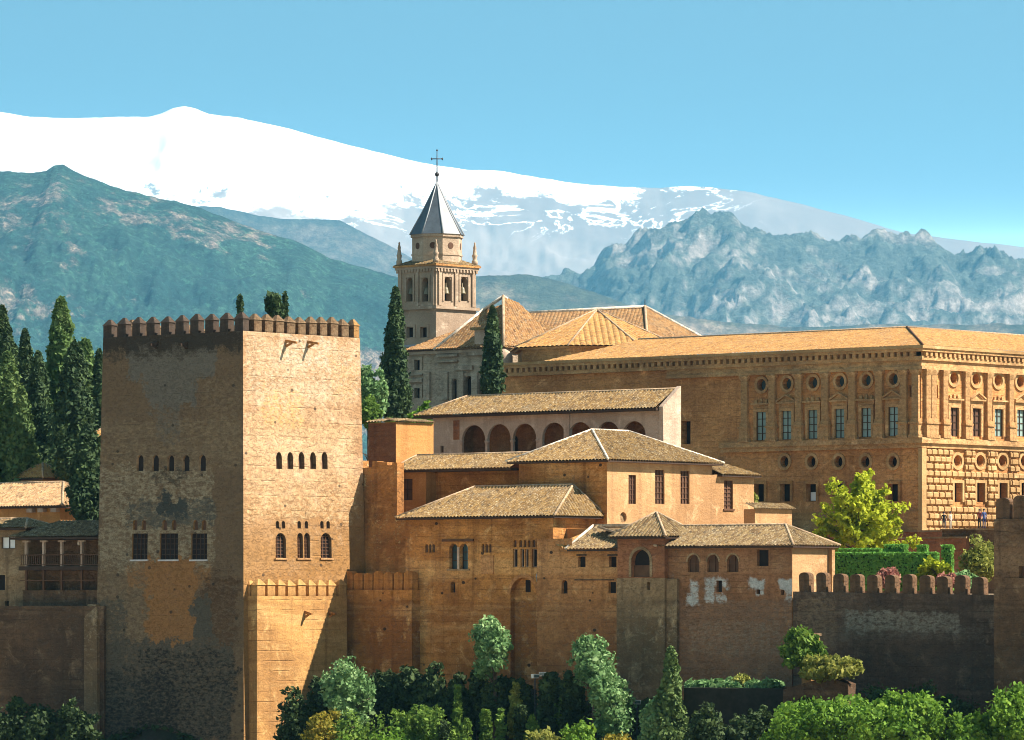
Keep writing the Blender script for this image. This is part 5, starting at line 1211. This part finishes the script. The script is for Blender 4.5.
# tall trees far left, between the houses and the great tower
cypress('tallest dark cypress at the left edge of the picture', 2, 306, 500, 46, 462)
cypress('slim cypress with a rounded tip just right of the leftmost one', 25, 330, 490, 30, 470)
cypress('light green sunlit cypress in front at the left edge', 8, 352, 492, 44, 452, 'leaf_cypress_light')
cypress('sunlit cypress leaning on the dark leftmost group above the tiled roofs', 22, 388, 486, 30, 450, 'leaf_cypress_light')
cypress('dark pointed cypress standing left of the poplar', 38, 352, 470, 32, 462)
cypress('low broad cypress filling the gap below the poplar', 50, 410, 470, 34, 457)
cypress('broad dark cypress right of the poplar, reaching down past the roofs', 75, 342, 478, 48, 447)
cypress('very dark cypress in the shade beside the great tower, lowest of its group', 86, 425, 518, 34, 433)
cypress('narrow dark cypress touching the left edge of the great tower', 99, 350, 470, 24, 458)
cypress('tall feathery light green poplar rising above the cypresses', 61, 299, 470, 36, 466, 'leaf_poplar', None, .42, 'poplar_tree', 'poplar', .18)
cypress('smaller pale poplar behind the broad cypress near the tower', 85, 341, 470, 40, 474, 'leaf_poplar', None, .42, 'poplar_tree', 'poplar', .2)
cypress('dark cypress filling the gap behind the light green one at the left edge', 14, 345, 470, 34, 476)
cypress('dark cypress directly behind the poplar', 54, 372, 470, 36, 478)
cypress('dark cypress between the poplar and the edge of the great tower', 90, 378, 470, 30, 472)
# beyond the tower roof
cypress('small pointed cypress tip above the corner of the great tower', 240, 295, 420, 12, 446)
rounded('pine_tree', 'round dark pine top showing above the tower battlements', 'pine', 274.5, 290, 322, 19, 444, 'leaf_cypress', .34, None)
cypress('slim cypress tip beside the round pine above the tower battlements', 285, 293, 420, 10, 447)
# by the church
cypress('tall slim cypress in front of the church bell tower', 395.5, 288, 418, 26, 468, dens=1.3)
cypress('slim cypress in front of the church wall at the palace corner', 492.5, 307, 398, 22, 476, dens=1.3)
rounded('leafy_tree', 'bushy tree with pale blossom between the great tower and the tall cypress', 'tree', 372, 362, 425, 32, 455, 'leaf_silver', .25)
rounded('leafy_tree', 'dense green tree low against the edge of the great tower', 'tree', 368, 390, 436, 26, 446, 'leaf_green', .25)
rounded('shrub', 'small green bush left of the arcade roof, against the tall cypress', 'bush', 399, 399, 425, 34, 446, 'leaf_green', .25, group='bushes by the arcade')
rounded('shrub', 'bright green bush above the left end of the arcade roof', 'bush', 420, 388, 420, 30, 450, 'leaf_lush', .25, group='bushes by the arcade')
# before the palace
SEED[0] = 141
def open_tree(label, px, Y, pyt, pyb, wpx, mat):
    rg = np.random.default_rng(77); x = at(px, Y); g0 = ground_z(x, Y); o = thing('leafy_tree', label, 'tree', (x, Y, g0 - .1)); k = Y / F
    rx = wpx / 2 * k; zt = (CY - pyt) * k - g0; zb = (CY - pyb) * k - g0; H = zt - zb
    m = MB(); m.tube([(0, 0, 0), (0, 0, zb + H * .2), (.1, 0, zb + H * .6)], [.28, .2, .1], 8); C_ = []
    for i in range(26):
        a = 2.4 * i; t = i / 26; z0_ = zb - .4 + H * .45 * t; ln = rx * (1.0 - .55 * t) * rg.uniform(.75, 1.1)
        e = Vector((math.cos(a) * ln, math.sin(a) * ln, z0_ + H * (.2 + .36 * t) * rg.uniform(.7, 1.2))); q = Vector((0, 0, z0_)); m.tube([q, (q + e) / 2, e], [.1, .06, .02], 5)
        for s in np.linspace(.35, 1.02, 12):
            p = q.lerp(e, s); C_.append((p.x + rg.normal(0, .3), p.y + rg.normal(0, .3), p.z + rg.normal(0, .28)))
    for s in range(26): C_.append((rg.normal(0, .45), rg.normal(0, .45), zt - 1.8 * abs(rg.normal(0, .7)) - .25))
    m.build('trunk', M['bark'], o); c = np.array(C_); n = c / (np.linalg.norm(c, axis=1)[:, None] + 1e-9)
    p, q = tuft_points(c, n, rg.uniform(.3, .62, len(c)), 22, rg); leaf_mesh('crown', p, q, .32, rg, M[mat], o)
open_tree('bright yellow green spring tree in front of the shaded palace wall', 860, 424, 472, 552, 108, 'leaf_bright')
rounded('shrub', 'small yellow green bush at the right end of the sunlit house', 'bush', 752.5, 484, 506, 13, 432, 'leaf_olive', .26)
def hedge(label, px, Y, pxl, d, pyt, pyb, deg=40, group='clipped hedges'):
    SEED[0] += 1; rg = np.random.default_rng(SEED[0]); Bh = Fr(px, Y, deg, 0); l = -Bh.L(pxl)[0]; zt = Bh.z(pyt); zb = Bh.z(pyb); o = Bh.thing('hedge', label, 'hedge', group)
    m = MB(); m.box(-l + .12, -.12, .12, d - .12, zb, zt - .12); m.build('inner_branches', M['leaf_dark'], o)
    n = int(110 * (l * (zt - zb) + l * d + d * (zt - zb))); P = []; N = []
    ar = np.array([l * (zt - zb), l * d, d * (zt - zb)]); f = rg.choice(3, n, p=ar / ar.sum()); u, v = rg.uniform(0, 1, n), rg.uniform(0, 1, n); e = rg.normal(0, .035, n)
    p = np.where((f == 0)[:, None], np.stack([-l * u, e, zb + (zt - zb) * v], 1), np.where((f == 1)[:, None], np.stack([-l * u, d * v, zt + e], 1), np.stack([e, d * u, zb + (zt - zb) * v], 1)))
    q = np.where((f == 0)[:, None], [[0, -1, 0]], np.where((f == 1)[:, None], [[0, 0, 1]], [[1, 0, 0]])).astype(float)
    leaf_mesh('clipped_leaves', p, q, .17, rg, M['hedge'], o, 1.5, .35); return o
hedge('long low clipped green hedge behind the crenellated rampart', 936, 392, 831, 1.6, 553, 590, 14)
hedge('raised square block of clipped hedge in the middle of the long hedge', 905, 396, 884, 1.6, 545, 590, 14)
hedge('narrow clipped hedge column second from the right behind the long hedge', 926, 399, 917, 1.4, 545.5, 590, 14)
hedge('short clipped hedge column beside the yellow green shrub', 951, 399, 941, 1.4, 545.5, 590, 14)
hedge('clipped hedge block at the left end behind the bright spring tree', 880, 402, 838, 1.4, 549, 590, 14)
rounded('shrub', 'pink flowering bush in front of the clipped hedge', 'bush', 888, 563, 580, 28, 384, 'leaf_pink', .24)
rounded('shrub', 'smaller pink flowering bush behind the right merlons', 'bush', 947, 572, 585, 22, 380, 'leaf_pink', .24)
rounded('shrub', 'bright green cushion bush right of the clipped hedge', 'bush', 938, 554, 576, 36, 388, 'leaf_bright', .26)
rounded('shrub', 'large feathery olive green shrub against the terrace wall by the right edge tower', 'bush', 975, 537, 590, 46, 386, 'leaf_olive', .26, dens=1.3)
rounded('shrub', 'small bush with pale leaves between merlons and olive green shrub', 'bush', 962, 570, 588, 30, 381, 'leaf_silver', .24)

# slope at the foot of the walls
FG = 'trees on the slope below the walls'
rounded('leafy_tree', 'silvery green young tree standing alone against the ochre hall wall', 'tree', 495, 613, 690, 48, 390, 'leaf_silver', .25, group=FG, dens=1.2)
rounded('leafy_tree', 'round silvery green tree right of the sunlit bastion', 'tree', 353, 652, 734, 62, 391, 'leaf_silver', .25, group=FG, dens=1.2)
rounded('leafy_tree', 'tall light green tree left of the pavilion tower base', 'tree', 594, 632, 696, 52, 383, 'leaf_silver', .25, group=FG, dens=1.2)
rounded('leafy_tree', 'paler drooping tree overlapping the tall one below the pavilion tower', 'tree', 606, 668, 750, 54, 380, 'leaf_silver', .25, group=FG, dens=1.2)
cypress('young pointed cypress below the spur of the pavilion tower', 671, 648, 745, 26, 372, 'leaf_cypress_light', dens=1.2)
rounded('shrub', 'silvery bush left of the young cypress', 'bush', 655, 679, 722, 26, 373.5, 'leaf_silver', .28, group=FG)
rounded('leafy_tree', 'big lush green tree with a broad domed crown at the lower right', 'tree', 862, 694, 770, 178, 352, 'leaf_lush', .25, group=FG, dens=1.5)
rounded('leafy_tree', 'lush green tree with an upright sprig, right half of the big green mass', 'tree', 905, 686, 770, 86, 349, 'leaf_lush', .25, group=FG, dens=1.4)
rounded('leafy_tree', 'smaller lush green tree between the broad one and the right edge', 'tree', 972, 710, 770, 62, 347, 'leaf_lush', .25, group=FG, dens=1.4)
rounded('leafy_tree', 'lush green tree cut by the right edge of the picture', 'tree', 1014, 678, 770, 60, 346, 'leaf_lush', .25, group=FG, dens=1.4)
rounded('leafy_tree', 'dim green tree at the lower right just left of the broad dome', 'tree', 790, 722, 770, 60, 354, 'leaf_lush', .25, group=FG)
rounded('climber', 'leafy climber hanging over the rampart beside the orange brick pier', 'climber', 801, 626, 672, 50, 369.3, 'leaf_green', .28, dens=1.2)
rounded('climber', 'lower leafy climber spreading right below the orange brick pier', 'climber', 830, 655, 684, 62, 366.8, 'leaf_olive', .28, dens=1.2)
rounded('shrub', 'yellowish bush on the ivy covered ledge below the long wing', 'bush', 738, 668, 690, 32, 374.5, 'leaf_olive', .28)
for px, w_, Y, lab in ((702, 34, 376, 'silvery ivy mound right of the young cypress'), (727, 36, 375, 'silvery ivy mound below the yellowish bush'), (765, 44, 373, 'thin ivy mound left of the orange brick pier')):
    rounded('ivy', lab, 'ivy', px, 679, 695, w_, Y, 'leaf_silver', .28, group='ivy along the ledge')
for px, t_, b_, w_, lab in ((706, 694, 745, 44, 'dark leafy bush against the retaining wall nearest the young cypress'), (736, 699, 745, 44, 'dark leafy bush at the middle of the retaining wall'), (764, 692, 745, 40, 'dark leafy bush at the right end of the retaining wall'), (950, 690, 760, 70, 'dark bush in the gloom below the crenellated rampart'), (880, 672, 740, 60, 'dark bush below the pale render of the crenellated rampart'), (920, 676, 740, 56, 'dark bush behind the lush trees below the rampart')):
    rounded('dark_bush', lab, 'bush', px, t_, b_, w_, 364.5 if px < 800 else 361, 'leaf_dark', .24, group='dark bushes below the right rampart')
# shrubs by the bastion and along the bottom
for px, t_, b_, w_, Y, mt, lab in (
    (303, 686, 735, 46, 391, 'leaf_dark', 'dark bush with thin shoots at the foot of the sunlit bastion'),
    (318, 672, 712, 26, 393, 'leaf_dark', 'dark narrow bush between bastion and silvery round tree'),
    (322, 700, 745, 50, 387, 'leaf_autumn', 'yellowing bush below the bastion'),
    (345, 716, 765, 60, 382, 'leaf_lush', 'bright green bush at the bottom left of the slope'),
    (352, 708, 765, 50, 386, 'leaf_green', 'green bush hiding the foot of the round silvery tree'),
    (385, 720, 770, 60, 381, 'leaf_lush', 'bright green bush at the bottom right of the yellowing one'),
    (398, 694, 735, 56, 388, 'leaf_green', 'green bush on the sunlit terrace strip right of the silvery round tree'),
    (432, 697, 742, 50, 386, 'leaf_green', 'second green bush along the sunlit terrace strip'),
    (275, 728, 765, 50, 384, 'leaf_green', 'green bush at the bottom of the bastion corner'),
    (130, 731, 765, 46, 382, 'leaf_lush', 'light green bush peeping up below the shaded tower face'),
    (470, 731, 768, 46, 379, 'leaf_green', 'low green bush at the bottom centre left'),
    (548, 724, 768, 50, 378, 'leaf_olive', 'olive green bush at the bottom centre'),
    (580, 722, 765, 44, 377, 'leaf_lush', 'lush bush below the drooping pale tree'),
    (622, 728, 765, 40, 376, 'leaf_autumn', 'reddish yellow bush at the bottom right of the drooping pale tree')):
    rounded('shrub', lab, 'bush', px, t_, b_, w_ * 1.15, Y, mt, .23, group='shrubs along the bottom')
sap = [(457, 680, 9), (444, 705, 10), (485, 692, 11), (500, 704, 10), (514, 682, 12), (522, 700, 16), (532, 706, 14), (546, 683, 14), (560, 694, 12), (567, 708, 14), (466, 712, 12), (536, 720, 12)]
sl_ = ['slender sapling nearest the sunlit terrace strip', 'short sapling below the terrace strip', 'thin sapling under the lone silvery tree', 'low sapling below the lone silvery tree', 'sapling with a yellow green tip right of the lone silvery tree', 'wider sapling in the middle of the dark slope', 'low bushy sapling left of the floodlights', 'sapling just below the pair of floodlights', 'sapling left of the tall light green tree', 'bushy sapling at the foot of the tall light green tree', 'lowest sapling left of centre', 'lowest sapling below the floodlights']
for (px, py, w_), lab in zip(sap, sl_): rounded('sapling', lab, 'sapling', px, py, py + 30, w_, 389 - (py - 680) * .16, 'leaf_olive' if py in (682, 683) else 'leaf_green' if px % 3 else 'leaf_dark', .24, group='saplings on the dark slope', depth=1)
for k, (px, py, w_) in enumerate(((12, 694, 60), (48, 698, 56), (78, 692, 40), (478, 664, 26), (508, 666, 28), (492, 676, 30), (522, 678, 26), (405, 655, 30), (430, 662, 34), (385, 664, 30), (455, 668, 30), (550, 672, 28), (572, 668, 24))):  # first three are added bushes, dark where only shadow lies
    rounded('dark_bush', ['dark bush at the bottom left edge below the rampart', 'dark bush at the lower left beneath the balcony house', 'dark bush against the buttress at the lower left', 'dark bush under the left side of the lone silvery tree', 'dark bush under the right side of the lone silvery tree', 'dark bush hiding the trunk of the lone silvery tree', 'dark bush between lone silvery tree and the floodlights', 'dark bush at the wall foot below the old merlons', 'dark bush against the hall wall left of the lone tree', 'dark bush at the wall foot nearest the bastion', 'dark bush left of the lone silvery tree', 'dark bush by the floodlights at the wall foot', 'dark bush left of the tall light green tree'][k], 'bush', px, py, py + 36, w_, (404 - k if k < 3 else 395.5 - k if k < 7 else 397 - (px - 385) * .06), 'leaf_dark', .3, group='dark bushes at the wall foot')
# ground cover over the slope
rg = np.random.default_rng(8); P = []
for _ in range(52000):
    x = rg.uniform(-46, 44); d = rg.uniform(0, 1) ** .8 * 40 + .3; y = wall_y(x) - d
    if mnoise.noise((x * .16, y * .16, 4)) < -.12: continue
    P.append((x, y, ground_z(x, y) + rg.uniform(0, .5)))
P = np.array(P); tag(leaf_mesh('ground_cover', P, np.tile([[0, -.2, 1.0]], (len(P), 1)), .42, rg, M['leaf_dark'], None), kind='stuff')

# ================================================================ small things on the slope
def floodlight(label, px, py, Y, rz):
    x = at(px, Y); z = (CY - py) / F * Y; g0 = ground_z(x, Y); o = thing('floodlight', label, 'floodlight', (x, Y, g0 - .1), rz, 'floodlights below the walls'); h = z - g0
    m = MB(); m.tube([(0, 0, 0), (0, 0, h)], [.05, .05], 6); m.build('pole', M['iron'], o)
    m = MB(); m.frust([([(-.26, -.12), (.26, -.12), (.26, .12), (-.26, .12)], h), ([(-.3, -.26), (.3, -.26), (.3, .16), (-.3, .16)], h + .34)]); q = m.build('lamp_head', M['white'], o)
    m = MB(); m.box(-.24, .24, -.30, -.275, h + .06, h + .3); m.build('lamp_glass', M['glass'], q)
floodlight('white floodlight, left and lower one of the pair below the hall', 535, 677, 388, .5)
floodlight('white floodlight, right and taller one of the pair below the hall', 543, 675, 387.6, -.2)
floodlight('white floodlight alone right of the drooping pale tree', 637, 703, 381, .1)
B = Fr(811, 370.5, 40, 0); o = B.thing('brick_pier', 'small brick pier with an orange sunlit side among the climbers', 'pier')
shell(B, .9, B.Rr(820)[0], -12, B.z(636), [], M['bastion'], 'wall', o); m = MB(); m.box(-1.0, .1, -.1, B.Rr(820)[0] + .1, B.z(636) + .003, B.z(633.5)); m.build('coping', M['wall_grey'], o)
B = Fr(848, 366, 20, 0); o = B.thing('stone_arch', 'old dim stone bridge arch half buried below the rampart', 'arch'); l = -B.L(783)[0]; u0, u1 = B.L(790)[0], B.L(822)[0]
m = MB(); h = dict(loop=arch(u0, u1, B.z(740), B.z(697)), depth=2.2)
m.face((0, 0, 0), (1, 0, 0), (0, -1, 0), [(-l, -14), (0, -14), (0, B.z(684)), (-l * .3, B.z(677)), (-l * .55, B.z(681)), (-l, B.z(690))], [h]); m.add([(0, 0, -14), (0, 2.2, -14), (0, 2.2, B.z(684)), (0, 0, B.z(684)), (-l * .3, 0, B.z(677)), (-l * .3, 2.2, B.z(677)), (-l * .55, 0, B.z(681)), (-l * .55, 2.2, B.z(681)), (-l, 0, B.z(690)), (-l, 2.2, B.z(690))], [(0, 1, 2, 3), (3, 2, 5, 4), (4, 5, 7, 6), (6, 7, 9, 8)])
m.build('arch_wall', M['wall_dark'], o); m = MB(); m.box(u0, u1, 2.3, 2.6, -14, B.z(695)); m.build('arch_shadow_wall', M['wall_dark'], o)
# ================================================================ people on the palace terrace
def skin(c, nm): return plain(nm, c, .7, .05)
M['skin'] = skin((.45, .26, .18), 'skin'); M['hair'] = skin((.03, .02, .015), 'hair')
def person(label, px, Y, facing, shirt, trousers, lean=0.0):
    x = at(px, Y); zf = 6.53 if Y < 445 else max(6.64, ground_z(x, Y)); o = thing('person', label, 'person', (x, Y, zf), facing)
    V = [(0, 0, .95), (0, 0, 1.15), (0, .01, 1.36), (0, 0, 1.5), (0, -.02, 1.6), (0, -.02, 1.7)]; E = [(0, 1), (1, 2), (2, 3), (3, 4), (4, 5)]; RD = [.15, .135, .15, .06, .095, .085]
    for s in (-1, 1):
        b = len(V); V += [(s * .09, 0, .86), (s * .1, -.03, .48), (s * .1, .02, .1), (s * .1, -.14, .05)]; RD += [.1, .07, .05, .045]; E += [(0, b), (b, b + 1), (b + 1, b + 2), (b + 2, b + 3)]
        b = len(V); V += [(s * .19, 0, 1.42), (s * .25, .03, 1.14), (s * .24, -.14, .95), (s * .23, -.2, .9)]; RD += [.065, .05, .04, .04]; E += [(2, b), (b, b + 1), (b + 1, b + 2), (b + 2, b + 3)]
    me = bpy.data.meshes.new('body'); me.from_pydata(V, E, []); bo = bpy.data.objects.new('body', me); COL.objects.link(bo)
    sk = bo.modifiers.new('s', 'SKIN'); sd_ = me.skin_vertices[0].data
    for k, r_ in enumerate(RD): sd_[k].radius = (r_, r_ * .85)
    sd_[0].use_root = True; sb = bo.modifiers.new('d', 'SUBSURF'); sb.levels = 1; sb.render_levels = 1
    dg = bpy.context.evaluated_depsgraph_get(); me2 = bpy.data.meshes.new_from_object(bo.evaluated_get(dg)); bpy.data.objects.remove(bo)
    me2.name = 'body'
    for mt in (M['skin'], shirt, trousers): me2.materials.append(mt)
    for p in me2.polygons: z = p.center.z; p.use_smooth = True; p.material_index = 0 if z > 1.47 or (z < 1.12 and abs(p.center.x) > .19) else 1 if z > .93 else 2
    bo = bpy.data.objects.new('body', me2); COL.objects.link(bo); bo.parent = o
    m = MB(); m.lathe([(.02, .13), (.08, .1), (.105, .03), (.1, -.03), (.06, -.05)], 10, (0, .01, 1.68)); m.build('hair', M['hair'], o)
person('person in a blue jacket standing on the terrace before the rusticated front', 984, 437, .4, plain('blue_cloth', (.05, .08, .2), .8, .1), plain('navy_cloth', (.02, .03, .09), .8, .1))
person('person in a red top beside the one in the blue jacket', 979.5, 438, -.5, plain('red_cloth', (.28, .06, .05), .8, .1), plain('dark_cloth', (.03, .03, .03), .8, .1))
person('person in pale clothes standing at the palace corner', 950.5, 455, .9, plain('pale_cloth', (.5, .42, .34), .8, .1), plain('beige_cloth', (.4, .33, .25), .8, .1))
person('person in dark clothes beside the one in pale clothes', 944, 456, -.2, plain('black_cloth', (.03, .028, .03), .8, .1), plain('grey_cloth', (.08, .08, .09), .8, .1))
print('objects', len(bpy.data.objects), 'faces', sum(len(o.data.polygons) for o in bpy.data.objects if o.type == 'MESH'))
